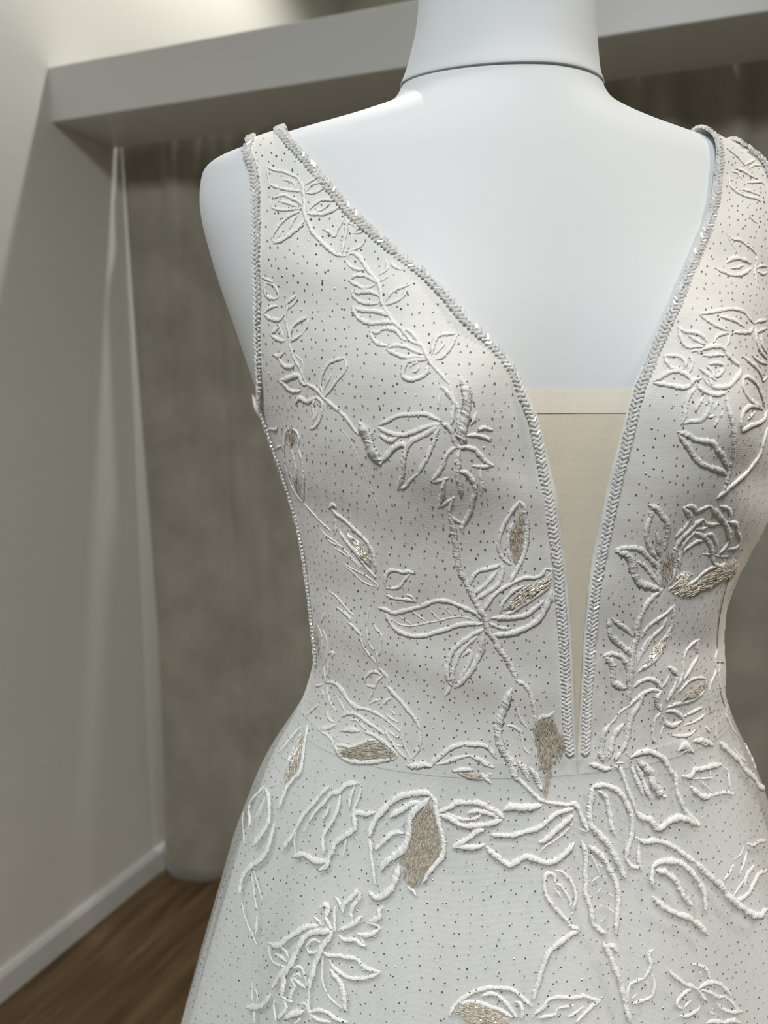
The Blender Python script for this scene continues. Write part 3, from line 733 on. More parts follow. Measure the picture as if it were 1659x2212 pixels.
EMB += """
@580,1450
stem| 7: 640,110 740,140 820,230 870,320 940,390 1060,410 1180,460 1270,520; 5: 640,170 650,280 680,360 740,440; 5: 740,260 790,360 830,450
bud| 9: 510,160 580,145; 7: 560,200 600,230 580,280; 7: 400,490 470,420 550,360
leaf| 9: 1280,150 1340,230 1430,320 1500,410 1590,520 1640,640; 8: 1640,640 1640,760 1600,870 1550,940; 5: 1440,560 1440,660 1460,780 1540,950; 5: 1310,410 1370,470; 5: 1270,460 1340,520 1410,555; 5: 1240,510 1330,570 1440,670; 5: 1280,630 1370,700 1450,740; 5: 1290,700 1370,790 1440,810; 6: 1230,400 1230,370 1280,310 1340,290; 6: 1090,350 1130,320 1210,310; 7: 1250,600 1300,720 1390,840 1480,940
leaf| 10: 540,630 640,610 740,580; 6: 540,630 620,680 690,750 690,820; 8: 790,490 850,455 930,460 1000,500 1080,560 1160,610 1250,680; 12: 800,640 880,630 980,650; 9: 1030,650 1120,680 1200,730 1280,790 1340,850 1390,920; 8: 720,790 800,800 890,820 980,790 1070,750 1160,745; 11: 720,800 760,880 820,940 920,970 1060,980 1200,965 1310,945 1390,935; 5: 870,520 950,530 1000,580 1050,630; 8: 640,430 650,510 700,550; f: 730,830 800,860 900,830 990,795 1080,760 1170,760 1260,800 1320,850 1370,920 1270,940 1120,950 960,955 850,930 780,890
leaf| 11: 430,580 400,720 380,830 370,950 340,1080 280,1150 200,1250 150,1370 110,1480; 8: 340,610 250,710 180,800 110,880; f: 370,680 400,720 370,850 340,980 300,1080 250,1150 190,1210 180,1130 210,1010 260,880 310,760
@500,1680
leaf| 10: 360,100 270,190 210,270 190,370 200,450 190,540; 12: 370,110 400,200 410,310 410,420 390,500 340,590 290,660 230,730; 5: 370,200 330,290 290,390 240,440; 4: 170,300 130,380 120,480 130,600 140,720
stem| 12: 470,500 440,600 410,710 380,800 310,890 210,960 140,1040 100,1150 90,1250
leaf| 4: 240,1000 270,1110 310,1250 340,1330; 4: 215,1030 240,1200 265,1380 280,1480; 9: 280,1500 270,1600 260,1690; 5: 110,1340 140,1480 180,1600 220,1680 270,1800
leaf| 10: 1060,100 980,160 920,240 830,340 760,430 710,520 660,620 610,690 550,780; 10: 1350,70 1240,80 1160,150 1080,170 1000,270 900,370 840,470; 4: 770,600 830,480; 9: 1060,300 1020,390 980,440; 10: 1180,180 1150,320 1100,450 1040,540 990,640 990,820; 8: 1330,100 1290,200 1270,330; 7: 1400,80 1380,200 1330,320 1300,460; 7: 1200,70 1290,45 1390,60; 13: 1550,380 1440,390 1340,380 1330,470 1330,550 1230,620 1140,690 1080,800 1040,880; 13: 670,850 750,825 830,850 910,900 1020,900 1060,870; 14: 1060,880 1020,960 950,990; 4: 700,560 680,680 690,820; 4: 1240,650 1220,760 1200,860
@780,1640
bud| 15: 500,60 580,70 680,60 760,80; 9: 980,130 1100,110 1210,120; 10: 1300,150 1350,190 1410,160; 10: 1320,180 1400,260; f: 1060,150 1150,140 1250,160 1300,210 1180,205 1090,180
leaf| 14: 760,390 680,360 560,370 430,400 340,450 260,530 190,600 120,720 80,830; 8: 90,850 100,940 110,1060 130,1200 145,1350; 13: 640,470 540,480 450,540 350,590 310,620; 16: 740,430 640,500 560,580 520,680 510,800 490,900 430,990 350,1050 250,1130 210,1190; 11: 140,980 220,910 310,820 380,790 470,800; 15: 100,1420 150,1490 260,1460 340,1370 380,1260 410,1150; 12: 760,390 800,450 810,560 840,700 870,800 890,920 880,1030 810,1130 720,1230 660,1330; 8: 500,1370 560,1420 590,1470; f: 720,480 780,520 800,640 850,780 860,920 840,1030 760,1130 690,1240 630,1340 570,1370 510,1320 450,1210 420,1080 500,960 540,840 550,720 600,620 660,540
leaf| 12: 840,560 960,520 1030,470 1130,470 1260,470 1370,520 1470,570 1530,640; 12: 850,590 960,640 1080,710 1180,720 1320,710 1420,690 1520,660; 8: 920,580 1010,620 1110,650 1230,640 1300,600; 11: 1150,580 1220,560 1320,570 1400,590 1480,630
leaf| 12: 990,930 1080,900 1180,840 1250,780 1340,770; 12: 990,940 1130,950 1250,950 1340,920
@910,1580
leaf| 16: 960,340 1000,440 1020,520; 8: 1020,480 1100,560 1200,660 1290,740; 13: 1050,320 1110,400 1150,520; 14: 1190,390 1240,480 1290,620; f: 1450,300 1420,360 1400,440 1380,520 1370,620 1340,680 1320,620 1330,520 1360,420 1300,390 1260,370 1380,330
stem| 8: 1230,690 1290,740 1400,770 1540,790 1640,800
leaf| 17: 890,840 980,810 1100,820 1290,810; 11: 750,1110 850,1120 1000,1120 1130,1080 1270,1040 1370,960 1460,890 1570,850 1640,840; 13: 1270,1190 1350,1160 1440,1080 1530,1000 1640,910; 4: 1280,1310 1350,1230 1440,1180 1560,1080 1640,990; 13: 700,1240 790,1330 880,1400 960,1440 1040,1400 1120,1350 1210,1370 1310,1410 1400,1410 1490,1370 1580,1290 1650,1210
@1200,1600
stem| 11: 130,690 200,680 250,740 290,830 330,930 350,980; 6: 260,950 340,990
leaf| 14: 400,500 390,600 370,700 370,800 380,900 450,990 540,1080 600,1170 660,1280 700,1370 740,1480; 12: 390,500 470,480 570,490 660,530 730,600 780,700 820,800 830,910 820,1020 780,1160 760,1260; 11: 470,540 540,600 570,700 590,800 600,900 640,1010
leaf| 9: 640,270 700,310 750,430 790,560 830,640 870,760; 12: 810,180 880,140 980,115 1060,130 1170,200 1230,300 1300,400 1310,520 1350,640 1400,750 1480,840 1560,910; 15: 870,760 940,830 1020,850 1080,930 1140,940 1220,870 1330,830 1450,860 1550,910; 10: 820,260 850,360 900,460 940,580; 11: 880,270 920,370 970,500 1020,620; 17: 890,200 970,290 1030,350 1050,440 1110,540 1180,610
bud| 12: 370,245 450,270 520,300 600,300; 15: 640,200 700,140; 5: 810,180 770,130; 6: 740,240 660,240
leaf| 11: 870,1040 960,1090 1080,1080 1200,1110 1310,1170 1420,1250 1520,1320; 9: 750,1250 820,1350 930,1380; 11: 900,1130 900,1260 920,1400
leaf| 13: 1030,1370 1120,1310 1230,1300 1350,1320 1450,1400 1530,1500 1600,1620 1615,1730 1620,1850; 14: 1050,1380 1040,1480 1050,1580; 14: 1090,1390 1200,1430 1290,1500 1350,1610 1400,1700 1470,1780; 13: 1050,1680 1110,1740 1180,1800 1290,1860 1390,1890 1480,1940 1570,2010 1640,2100
leaf| 12: 280,1070 320,1180 330,1300 320,1420 330,1540 320,1620 350,1720 390,1840 400,1960 450,2020 540,2090; 12: 350,1130 450,1200 540,1300 600,1420 650,1520 670,1620 680,1740 670,1840 660,1960 650,2080; 4: 370,1200 430,1320 470,1420 480,1460; 4: 430,1330 530,1370; 4: 480,1460 560,1480; 4: 480,1460 390,1520; 4: 490,1590 450,1650; 4: 550,1630 630,1690; 4: 510,1770 470,1810; 4: 540,1790 640,1860; 4: 530,1900 540,1970; 4: 480,1960 530,1930
@1200,1880
stem| 13: 520,780 580,900 620,1000 660,1100 700,1210 730,1330 770,1500 800,1640; 15: 560,790 620,820 660,880
leaf| 9: 1060,855 1010,900 1020,970 1030,1030 990,1110 950,1170; 7: 950,1170 860,1200 800,1240 780,1330 780,1430; 7: 1050,1130 1070,1220 1060,1310 1010,1380 820,1440; 6: 820,1390 880,1340; 5: 990,1190 980,1260
@1327,1880
stem| 9: 580,1070 640,1130 700,1180 770,1230 830,1250 900,1290
leaf| 8: 840,1010 930,1030 1000,1080 1020,1150 1000,1210; 6: 910,1080 950,1150
leaf| 9: 900,1280 1000,1220 1120,1220 1200,1280 1260,1360; 8: 940,1290 1040,1320 1120,1370 1210,1360
leaf| 8: 1110,1440 1170,1500 1260,1530 1380,1530; 8: 1210,1370 1280,1440 1330,1510 1390,1530
leaf| 9: 900,1290 950,1350 1000,1430; 7: 1020,1530 1090,1560
leaf| 9: 830,1280 740,1340 680,1420 690,1470 730,1500; 8: 700,1570 790,1570 900,1510 920,1470; 6: 740,1500 780,1450 830,1410
leaf| 9: 990,1650 1060,1630 1180,1640 1270,1620 1360,1650
leaf| 15: 880,-100 960,0 1050,80 1140,150 1200,240 1290,330 1380,400 1470,460 1560,490 1650,420; 10: 1300,330 1380,300 1450,240 1510,130 1560,40 1650,0; 6: 1280,280 1340,190 1410,90 1440,0
@1327,1600
leaf| 11: 730,380 830,380 860,320 960,300 1070,270 1160,260; 14: 830,490 890,560 980,610 1040,590; 8: 1060,590 1130,570 1210,560 1300,580; 6: 1160,270 1230,330 1240,440 1270,540; 5: 830,410 950,410 1070,400; 5: 920,430 1000,500 1050,560; 6: 1040,310 1030,370
bud| 14: 700,90 780,60 850,130; 12: 740,120 800,90; 10: 930,20 1040,50
leaf| 4: 1300,1280 1370,1220 1400,1140; 8: 1430,1110 1500,1130 1550,1090 1650,1080; 7: 1430,1200 1400,1320 1350,1440; 8: 1510,1340 1440,1440 1400,1560; 8: 1180,1500 1240,1430 1290,1340
lace_border| 15: 1140,20 1230,110 1330,200 1400,310 1500,400 1560,490 1640,520; 8: 1430,30 1470,100 1510,200 1530,290; 10: 1290,80 1350,170 1420,230
@950,1880
leaf| 9: 1230,60 1180,30 1140,60 1130,160 1150,260 1200,350 1280,440 1360,530 1400,590; 7: 1250,0 1330,20 1420,120 1460,220 1470,320 1430,420; 6: 1230,150 1300,160 1370,260 1410,330 1410,400; 6: 1240,190 1310,290; 8: 1180,30 1240,50 1240,130
stem| 12: 1400,590 1480,640 1400,700 1310,770 1220,840 1160,910 1130,1000 1090,1100 1060,1220 1030,1310 1010,1390
leaf| 9: 100,1570 140,1490 210,1410 300,1350 400,1300 520,1270 650,1270 780,1290 870,1350 950,1430 990,1460; 9: 210,1430 330,1420 430,1430 530,1470 640,1500 720,1550 780,1590; 9: 450,1350 560,1330 650,1370 720,1440 780,1520 830,1590; 10: 810,1410 870,1440 890,1520 880,1600; f: 150,1510 220,1450 330,1430 430,1450 530,1490 620,1530 700,1580 760,1650 700,1710 600,1720 500,1720 350,1650 260,1590
leaf| 8: 1000,1580 1050,1530 1130,1470 1170,1400 1280,1370 1420,1380 1560,1360 1650,1390 1740,1410; 6: 1260,1500 1320,1480 1450,1460; 7: 1260,1500 1240,1560 1060,1590; 6: 1380,1580 1450,1550 1550,1470; 8: 1740,1410 1650,1460 1580,1530 1470,1640
@520,1880
leaf| 12: 300,780 340,800 420,810 480,760 560,700 640,650 720,610 840,600; 6: 300,790 310,900 350,990 430,1030 500,1050; 6: 420,820 480,870 520,950; 8: 370,900 430,930 500,990
stem| 13: 1000,660 900,660 830,660 750,680 680,740 630,820 590,910 560,980 510,1060 470,1140 460,1230 440,1360; 11: 510,1060 440,1110 390,1190 340,1270
leaf| 8: 700,830 740,780 800,750 860,780; 7: 720,830 730,880 790,890 850,850
stem| 13: 1000,680 950,740 910,790 870,850 840,930 800,1020 780,1110 750,1200 740,1280; 7: 740,1290 730,1400 730,1500 760,1600
leaf| 9: 890,880 950,920 1050,920 1150,940 1250,960 1320,1030 1410,1080 1510,1100; 9: 960,960 1000,1040 1080,1110 1170,1160 1290,1170 1400,1150 1500,1110
leaf| 5: 890,920 880,1050 880,1180 910,1280 960,1370 1030,1440 1150,1520; 13: 980,1070 1020,1140 1080,1220 1110,1330 1120,1430 1120,1510
leaf| 8: 1020,660 1010,560 1010,450 1020,400; 8: 1020,280 1070,360 1090,460; 11: 1100,460 1110,380 1200,290 1290,200; 9: 1290,210 1280,300 1220,380 1190,450 1200,550; 10: 1050,650 1130,620 1230,570 1320,490; 12: 1540,390 1500,430 1490,510 1380,550; 7: 1360,560 1460,590 1510,630; 10: 1510,630 1430,680 1350,700 1260,680; 10: 1060,700 1130,750 1230,750 1310,810 1350,820; 6: 1300,720 1340,810
bud| 12: 850,400 920,370 940,420 920,500 960,600 990,640; 9: 800,500 850,560 890,600
leaf| 12: 60,1470 130,1480 220,1470 280,1410 330,1340; 5: 130,1220 120,1330 140,1460; 5: 150,1260 180,1350 170,1450; 10: 150,1530 150,1650
leaf| 8: 370,1400 360,1500 380,1640; 9: 440,1360 500,1400 560,1430; 9: 470,1400 490,1490 440,1560 380,1620
leaf| 8: 540,1160 580,1250 540,1350 530,1430; 6: 560,1060 630,1040 680,1100 720,1280; 8: 560,1150 630,1220 700,1270; 6: 560,1140 620,1120 660,1170
leaf| 16: 480,1590 560,1550 680,1530; 9: 590,1650 650,1610; 8: 650,1440 700,1440 730,1530
leaf| 9: 740,1530 830,1510 930,1530 1020,1600 1150,1640; 8: 740,1540 830,1610 980,1640
@1327,300
leaf| 6: 1270,350 1330,370 1370,430; 8: 1310,320 1400,350 1480,400 1530,430; 8: 1240,400 1250,500 1320,570 1420,620 1520,640 1580,680; 6: 1420,480 1500,470 1590,470 1620,500; 8: 1380,550 1450,560 1570,610; 6: 1440,330 1500,290 1600,290; 8: 1210,100 1270,140 1340,200 1390,270; 7: 1390,290 1450,260 1530,220
leaf| 6: 1450,800 1490,870 1540,910; 7: 1210,1010 1270,1080 1350,1090 1420,1140 1490,1190 1540,1260; 5: 1210,1010 1260,1110 1300,1190
leaf| 10: 1210,1340 1260,1300 1330,1290 1410,1310 1470,1350; 9: 1100,1400 1180,1440 1260,1470 1350,1470 1420,1440 1480,1400; 8: 1260,1400 1330,1390 1400,1360
leaf| 8: 1540,1390 1600,1370 1650,1380; 8: 1550,1430 1600,1460 1650,1440; 7: 1540,1260 1530,1350 1520,1450 1540,1600
@1327,620
leaf| 9: 920,290 1010,280 1120,260 1220,240 1310,240 1400,270 1450,330 1500,390; 10: 930,300 1020,370 1110,420 1230,480; 10: 1140,320 1230,340 1310,370 1400,430; 10: 1290,490 1380,490 1470,480 1490,430
leaf| 10: 690,430 760,480 860,490 940,520 1000,590; 10: 700,450 720,540 760,620 800,650 900,640 960,650; 10: 810,530 880,570 950,620
leaf| 9: 1080,590 1110,530 1190,500 1250,500; 8: 1080,590 1020,640; 9: 1250,500 1230,590 1200,640
rose| 11: 930,690 1010,650 1100,640 1180,660 1230,740 1300,810 1350,850 1360,920 1310,990 1250,1060 1180,1080 1080,1080 1040,1020 1020,960; 9: 960,740 1030,740 1110,730 1190,740; 10: 920,880 980,920 1030,960 1100,1010; 10: 1030,830 1100,820 1170,840 1180,880 1130,900; 9: 1000,860 1040,890 1090,960 1130,950 1200,880; 9: 830,700 880,680 920,720; 9: 820,740 840,810 820,880 790,940; 11: 900,1050 940,1100 1000,1140 1100,1160 1200,1150; 8: 960,970 1000,1030 1040,1080
leaf| 9: 540,740 620,740 700,750 760,800 770,870; 9: 540,740 580,830 640,880 750,890
leaf| 11: 430,1010 520,960 600,920 700,910 780,950 830,1010; 11: 430,1030 530,1050 640,1070 750,1090 820,1060 850,1010 940,990
leaf| 10: 880,1100 820,1150 790,1210 770,1290 760,1390 720,1480; 10: 1040,1170 1040,1260 1000,1360 930,1440 830,1450 750,1470; 9: 970,1180 920,1250 880,1310 880,1360
bud| 10: 1120,1240 1080,1310; 10: 1020,1400 1080,1400; 12: 1170,1360 1150,1390; 12: 1080,1490 1120,1440
stem| 11: 1210,1170 1230,1300 1270,1440 1290,1580 1290,1700 1280,1820 1260,1920 1230,2030 1200,2140 1170,2240
rose| 9: 1520,390 1560,370 1650,360; 9: 1540,490 1600,460 1650,450; 10: 1530,440 1530,560 1570,680 1650,780; 9: 1590,520 1590,620 1650,720; 9: 1480,730 1560,800 1650,830
leaf| 10: 1390,750 1460,810 1530,870 1580,940 1600,1020; 9: 1600,1020 1650,970
leaf| 11: 1390,980 1440,970 1510,1020 1550,1080 1590,1180 1620,1300; 10: 1390,980 1390,1080 1430,1170 1500,1250 1600,1310
leaf| 10: 1370,1560 1370,1440 1400,1340 1460,1290 1530,1290 1600,1320; 10: 1370,1560 1450,1510 1560,1470 1620,1420 1650,1340; 9: 1440,1430 1490,1380 1520,1350
@1327,860
leaf| 11: 690,360 780,390 870,440 970,460 1060,480 1110,550 1160,610 1200,700 1230,770; 11: 700,390 760,470 820,560 870,640 950,710 1050,750 1140,780 1210,830
stem| 12: 1650,330 1610,470 1570,600 1500,710 1420,810 1330,890 1250,960 1180,1020 1110,1070
@1300,1070
leaf| 11: 510,100 590,140 650,220 710,290 710,390 690,500 670,580; 11: 540,130 530,230 490,320 480,420 500,520 540,610 600,690; 11: 590,390 610,480 610,580 620,650
leaf| 11: 150,580 250,570 350,565 430,590 490,650 560,720 600,790; 15: 160,590 280,650 330,750 350,850 400,930 480,970 570,1000 630,1030; 9: 390,710 460,760 520,830 580,910 630,980; 8: 610,690 610,800 610,880 650,970
rose| 9: 880,130 940,110 1000,130 1030,170 1090,140 1170,110; 10: 880,130 930,180 950,250 910,330 850,390 800,440; 11: 1170,110 1230,170 1290,250 1340,320 1370,410 1370,490 1330,560 1270,620; 9: 1280,110 1360,140 1390,200 1370,270; 9: 1350,280 1450,310 1460,390 1490,450 1480,530 1440,570 1360,580; 12: 1090,260 1010,310 960,370 880,440 820,520 790,600 780,700 790,780 760,880 710,970; 8: 1100,260 1150,310 1270,310; 8: 1010,360 1100,360 1150,330; 10: 990,400 1060,420 1130,470 1180,560 1190,650 1210,740; 9: 1100,430 1180,420 1220,480 1240,540 1220,620; 10: 1010,390 940,460 880,530 850,620 840,700 830,780; 9: 1100,490 1020,500 960,540 890,590 850,650; 5: 1090,630 1180,640 1290,660 1390,660; 9: 1200,700 1230,750 1290,760 1330,720 1320,690; 8: 720,1000 830,990 920,970 1010,920 1090,840 1190,780 1290,760; f: 700,600 750,620 770,720 760,830 720,920 650,960 630,880 640,760 670,680; f: 820,850 900,820 950,880 900,950 800,980 740,990; f: 760,1010 850,1000 950,970 1040,920 1130,850 1220,800 1320,740 1380,690 1440,730 1430,820 1370,910 1290,900 1200,960 1130,1000 1030,1040 960,1080 870,1070
stem| 12: 650,1020 570,1080 500,1150 450,1230 420,1310 390,1400 380,1500 370,1600
leaf| 10: 110,1320 160,1370 230,1420 300,1480 330,1520; 13: 80,1340 80,1430 110,1520 170,1590 240,1640 300,1700 330,1770
leaf| 9: 780,1190 700,1270 610,1330 530,1390 470,1450 430,1530; 10: 780,1190 770,1300 750,1420 690,1530 620,1720 540,1800 440,1870 390,1900; 9: 700,1330 650,1430 550,1520 500,1600 440,1690 390,1780; 9: 520,1530 460,1620 410,1720 380,1820; f: 690,1480 700,1550 660,1630 600,1710 530,1780 450,1850 420,1850 470,1770 540,1670 590,1590 650,1520
@1280,1350
stem| 12: 480,120 460,180 440,240 430,340 420,450 410,560 400,660 390,780 380,850
leaf| 11: 120,330 200,310 290,330 350,390 380,480 390,570 380,660; 14: 140,340 200,400 220,500 220,590 270,650 350,690
leaf| 9: 440,670 520,610 610,580 700,620 740,690; 9: 390,880 470,800 550,740 640,700 740,720; 6: 390,880 300,940 240,1020 180,1080; 13: 740,720 700,780 700,860 740,930
leaf| 13: 180,1080 120,1180 100,1280 90,1390 110,1480; 13: 330,1080 250,1160 210,1260 190,1350 160,1450; 12: 550,740 500,860 430,970 400,1070 380,1180 360,1280 310,1370
leaf| 12: 820,450 880,490 910,560 890,650 850,730 800,820; 8: 830,540 790,620 740,680
leaf| 9: 1150,160 1070,210 1000,300 980,400 980,500 950,600 910,680; 10: 1140,170 1130,270 1130,350 1080,430 1030,520 980,590
leaf| 7: 1230,590 1150,570 1050,600 980,670 930,730; 8: 1230,600 1210,700 1130,780 1030,830 920,850 800,890; f: 1220,600 1190,680 1110,760 1020,790 950,790 1010,720 1090,660 1160,610
leaf| 10: 800,930 880,930 950,980 980,1040; 10: 760,980 790,1060 860,1090 930,1060 970,1030; 7: 980,990 1080,940 1190,890; 6: 1000,1080 1090,1050 1160,1010 1220,960; 7: 850,1190 940,1200 1040,1190 1110,1140
leaf| 8: 740,940 680,1010 660,1110 650,1220 680,1270; 8: 770,1090 730,1180
bud| 15: 930,1340 1000,1290 1030,1370; 12: 1090,1250 1190,1250 1300,1300; 10: 1220,1100 1270,1160; 4: 1050,1400 1080,1450
lace_border| 8: 1380,190 1330,340 1330,500 1270,650 1260,820 1280,950; 8: 1370,280 1370,450 1370,600 1400,780 1430,880; 6: 1300,900 1330,1060 1330,1220; 7: 1440,960 1500,1100 1570,1210; 8: 1390,1250 1450,1330 1520,1400
"""
PART = dict(leaf='embroidered_leaf', stem='embroidered_stem', rose='embroidered_rose', bud='embroidered_bud', tassel='corded_band', lace_border='lace_border')
def embroider(kind, body, ox, oy, copy=False):
    """one embroidered piece laid on the cloth"""
    vs, fs, fills, lines = [], [], [], []
    for st in body.split(';'):
        w, pts = st.split(':')
        px = [(ox + float(a) / 5, oy + float(b) / 5) for a, b in (t.split(',') for t in pts.split())]
        if w.strip() == 'f': fills.append(px)
        else: lines.append((float(w), px))
    if copy:                     # the pattern carries on over the skirt beyond the picture
        allp = [p for _, px in lines for p in px]
        if any(x < 1675 and y < 2225 for x, y in allp): return
        if any(CLOTH.ray_cast(CAMV, ray(*p))[0] is None for p in allp): return
    for w, px in lines: cord(vs, fs, px, w, 3.0 if copy else 1.7)
    if not vs: return
    o = mesh(PART[kind], vs, fs, MAT['thread']); keep(o, dress)
    for px in fills:
        v2, f2 = thread_fill(px)
        if v2:
            g = mesh('metallic_thread_fill', v2, f2, MAT['metallic'], smooth=False, label='champagne metallic thread filling')
            g.data.materials.append(MAT['sparkle'])
            g.data.polygons.foreach_set('material_index', FILL_MATS); g.parent = o
ox = oy = 0
skirt_pieces = []
for line in EMB.splitlines():
    line = line.strip()
    if not line: continue
    if line[0] == '@':
        ox, oy = map(float, line[1:].split(',')); continue
    kind, body = line.split('|')
    embroider(kind, body, ox, oy)
    if oy >= 1600: skirt_pieces.append((kind, body, ox, oy))
for dx, dy in ((-60, 480), (430, 520), (560, 60)):
    for kind, body, x, y in skirt_pieces:
        embroider(kind, body, x + dx, y + dy, True)
# seams of the bodice
for px in ([(735, 924), (756, 952), (772, 986), (786, 1020), (798, 1050), (812, 1086), (822, 1120), (830, 1160), (836, 1196), (842, 1220)], [(875, 1375), (876, 1440), (874, 1530), (872, 1600)], [(845, 1290), (866, 1380)]):
    vs, fs = [], []
    cord(vs, fs, px, 3.0, lift=.1)
    o = mesh('seam', vs, fs, MAT['bodice']); keep(o, dress)
# cream lace side panel turning to the back
left = catmull([(1656, 1118), (1600, 1190), (1570, 1260), (1552, 1340), (1546, 1430)], 6)
right = catmull([(1658, 1165), (1638, 1185), (1597, 1236), (1569, 1296), (1562, 1430)], 6)
m = 60; tt = np.linspace(0, 1, m)
rs = lambda q: np.stack([np.interp(tt, np.linspace(0, 1, len(q)), q[:, k]) for k in (0, 1)], 1)
left, right = rs(left), rs(right)
vs = []
for i in range(m):
    for k in range(7):
        q = left[i] * (1 - k / 6) + right[i] * (k / 6)
        p, nn = hit(CLOTH, *q); vs.append(p + nn * .0007)
o = mesh('lace_side_panel', vs, grid_faces(m, 7), MAT['nude2']); keep(o, dress)
# cream facing showing at the foot of the armhole
zz = np.linspace(.008, -.010, 10)
vs, fs = [], []
for i, z in enumerate(zz):
    r = .0030 * math.sin(math.pi * (i + .3) / (len(zz) - .4))
    c = S(-HP - .06, z, .0038)
    for k in range(8):
        th = k * math.pi / 4
        vs.append(tuple(c + np.array([math.cos(th) * r * .8, math.sin(th) * r * 1.6, 0])))
fs = grid_faces(len(zz), 8, True) + [tuple(range(8))[::-1], tuple(len(zz) * 8 - 8 + k for k in range(8))]
o = mesh('armhole_facing', vs, fs, MAT['nude2']); keep(o, dress)

# ------------------------------------------------------------------ bugle beads in a herringbone along the edges
n = 6
bv = [(math.cos(2 * math.pi * i / n), math.sin(2 * math.pi * i / n), z) for z in (-1, -.86, .86, 1) for i in range(n)]
bv = [((x * (.86 if abs(z) == 1 else 1)), (y * (.86 if abs(z) == 1 else 1)), z) for x, y, z in bv]
bf = grid_faces(4, n, True, True) + [tuple(range(n)), tuple(3 * n + i for i in range(n))[::-1]]
beads = []
def bead_band(edge, inward, d0, d1, pitch=.0024, inset=0.0):
    """edge: (phi, z) path; inward: +1/-1 side of the path the band lies on; d0, d1 row distances from the edge"""
    e = resample(edge, max(8, int(2200)))
    P = S(e[:, 0], e[:, 1], OFF + .0012)
    N = normal(e[:, 0], e[:, 1])
    L = np.concatenate([[0], np.cumsum(np.linalg.norm(np.diff(P, axis=0), axis=1))])
    s = pitch * .5
    while s < L[-1]:
        i = int(np.searchsorted(L, s)); i = min(max(i, 3), len(P) - 4)
        t = P[i + 3] - P[i - 3]; t /= np.linalg.norm(t)
        nn = N[i]; b = np.cross(nn, t) * inward
        for row, d in ((0, d0), (1, d1)):
            a = (-.85 if row == 0 else .85) + random.gauss(0, .12)
            ax = Vector(t * math.cos(a) + b * math.sin(a) + nn * random.gauss(0, .08)).normalized()
            ins = inset * min(1, max(0, (.03 - e[i][1]) / .06))
            c = Vector(P[i] + b * (d + ins + random.gauss(0, .00012)) + nn * random.uniform(-.0001, .0003)) + Vector(t) * (.0 if row == 0 else .0003)
            x = Vector(nn).cross(ax).normalized(); y = ax.cross(x)
            roll = random.uniform(0, 1.0)
            x, y = x * math.cos(roll) + y * math.sin(roll), y * math.cos(roll) - x * math.sin(roll)
            r = .00080 * random.uniform(.92, 1.06); h = .00155 * random.uniform(.9, 1.1)
            M = Matrix(((x.x * r, y.x * r, ax.x * h, c.x), (x.y * r, y.y * r, ax.y * h, c.y), (x.z * r, y.z * r, ax.z * h, c.z), (0, 0, 0, 1)))
            beads.append(M)
        s += pitch
full_L = np.vstack([eL[eL[:, 1] <= ZA], inL]); full_R = np.vstack([eR[eR[:, 1] <= ZA], inR])
bead_band(full_L[2:], 1, .0013, .0037, inset=.0022)
bead_band(full_R[2:], -1, .0013, .0037, inset=.0016)
backL = inL[::-1].copy(); backL[:, 0] = -math.pi - backL[:, 0]
backR = inR[::-1].copy(); backR[:, 0] = math.pi - backR[:, 0]
bead_band(backL[:40], 1, .0013, .0037); bead_band(backR[:40], -1, .0013, .0037)
side_L = np.array([(-1.44, -.165), (-1.45, -.10), (-1.45, -.05), (-1.43, -.015)])
bead_band(np.vstack([side_L, outL]), -1, .0013, .0037)
bead_band(outR, 1, .0013, .0037)
boL = outL[::-1].copy(); boL[:, 0] = -math.pi - boL[:, 0]
boR = outR[::-1].copy(); boR[:, 0] = math.pi - boR[:, 0]
bead_band(boL[:40], -1, .0013, .0037); bead_band(boR[:40], 1, .0013, .0037)
def seen(M):
    p = M.translation; d = p - CAMV
    x, y = 829.5 + FPX * d.x / depth(p), 1106 - FPX * d.dot(Vector((0, sP, cP))) / depth(p)
    return 0 < x < 1659 and 0 < y < 2212
order = sorted(range(len(beads)), key=lambda i: (0 if seen(beads[i]) else 1, depth(beads[i].translation)))
single, rest = order[:300], order[300:]
vs, fs = [], []
for i in rest:
    M = beads[i]; b = len(vs)
    vs += [M @ Vector(v) for v in bv]; fs += [tuple(b + k for k in q) for q in bf]
trim = mesh('bead_trim', vs, fs, MAT['bead'], smooth=False, kind='stuff', label='herringbone trim of clear glass bugle beads'); keep(trim, dress)
bead_me = None
for i in single:
    if bead_me is None:
        o = mesh('bead', bv, bf, MAT['bead'], smooth=False); bead_me = o.data
    else:
        o = put(bpy.data.objects.new('bead', bead_me))
    o.parent = trim
    o.matrix_parent_inverse = Matrix.Translation(dress.location).inverted() @ Matrix.Translation(dress.location)
    o.matrix_basis = beads[i]

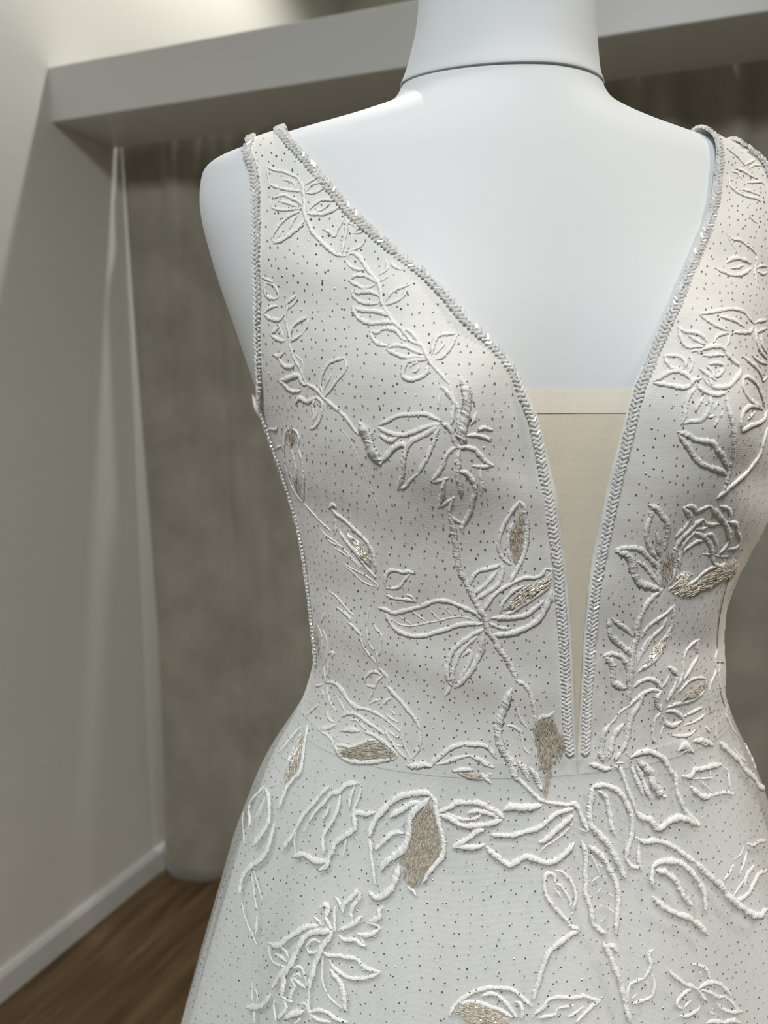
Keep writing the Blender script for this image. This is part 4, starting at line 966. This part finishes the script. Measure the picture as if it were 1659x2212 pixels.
# ------------------------------------------------------------------ glitter dots scattered in staggered rows
vs, fs = [], []
def dot(p, n, r):
    n = Vector(n); n = (n + Vector((random.gauss(0, .20), random.gauss(0, .20), random.gauss(0, .20)))).normalized()
    x = n.orthogonal().normalized(); y = n.cross(x); b = len(vs)
    rot = random.uniform(0, 1)
    c = Vector(p) + n * .0004
    vs.append(c + n * r * .35)
    for k in range(6):
        th = rot + k * math.pi / 3; rr = r * random.uniform(.75, 1.15)
        vs.append(c + x * math.cos(th) * rr + y * math.sin(th) * rr)
    for k in range(6): fs.append((b, b + 1 + k, b + 1 + (k + 1) % 6))
def scatter(z0, z1, lo, hi, off, sp=.0060):
    z = z0; row = 0
    while z < z1:
        a, b = lo(z), hi(z)
        phis = np.linspace(a, b, 400)
        P = S(phis, z, 0.0); L = np.concatenate([[0], np.cumsum(np.linalg.norm(np.diff(P, axis=0), axis=1))])
        s = sp * (.5 if row % 2 else 0) + random.uniform(0, .002)
        while s < L[-1]:
            f = float(np.interp(s, L, phis)) ; zz = z + random.gauss(0, .0009)
            f += random.gauss(0, .010)
            q = S(np.array([f]), np.array([zz]))
            nb = normal(np.array([f]), np.array([zz]))[0]
            if callable(off): o_ = off(f, zz)
            else: o_ = off
            dot(q[0] + nb * o_, nb, random.uniform(.00038, .00062))
            s += sp
        z += sp * .80 * max(.16, min(1.0, dzds(z))); row += 1
def dzds(z):
    """rows sit closer in height where the cloth slopes"""
    return 1.0 if z < .10 else .8
bo_off = lambda f, z: OFF + float(bump_noise(S(np.array([f]), np.array([z])))[0])
scatter(ZW + .004, .0, lambda z: -1.75, lambda z: interp_z(eL, z) - .07, bo_off)
scatter(ZW + .004, .0, lambda z: interp_z(eR, z) + .07, lambda z: 1.75, bo_off)
scatter(.0, .146, lambda z: interp_z(outL, z) + .06, lambda z: interp_z(inL, z) - .06, bo_off)
scatter(.0, .146, lambda z: interp_z(inR, z) + .06, lambda z: interp_z(outR, z) - .06, bo_off)
sk_off = lambda f, z: .0024 + float(folds(np.array([f]), np.array([z]))[0])
scatter(-.48, ZW - .004, lambda z: -2.0, lambda z: 2.0, sk_off, .0064)
g = mesh('glitter', vs, fs, MAT['glitter'], smooth=False, kind='stuff', label='tiny silver glitter dots glued in rows'); keep(g, dress)
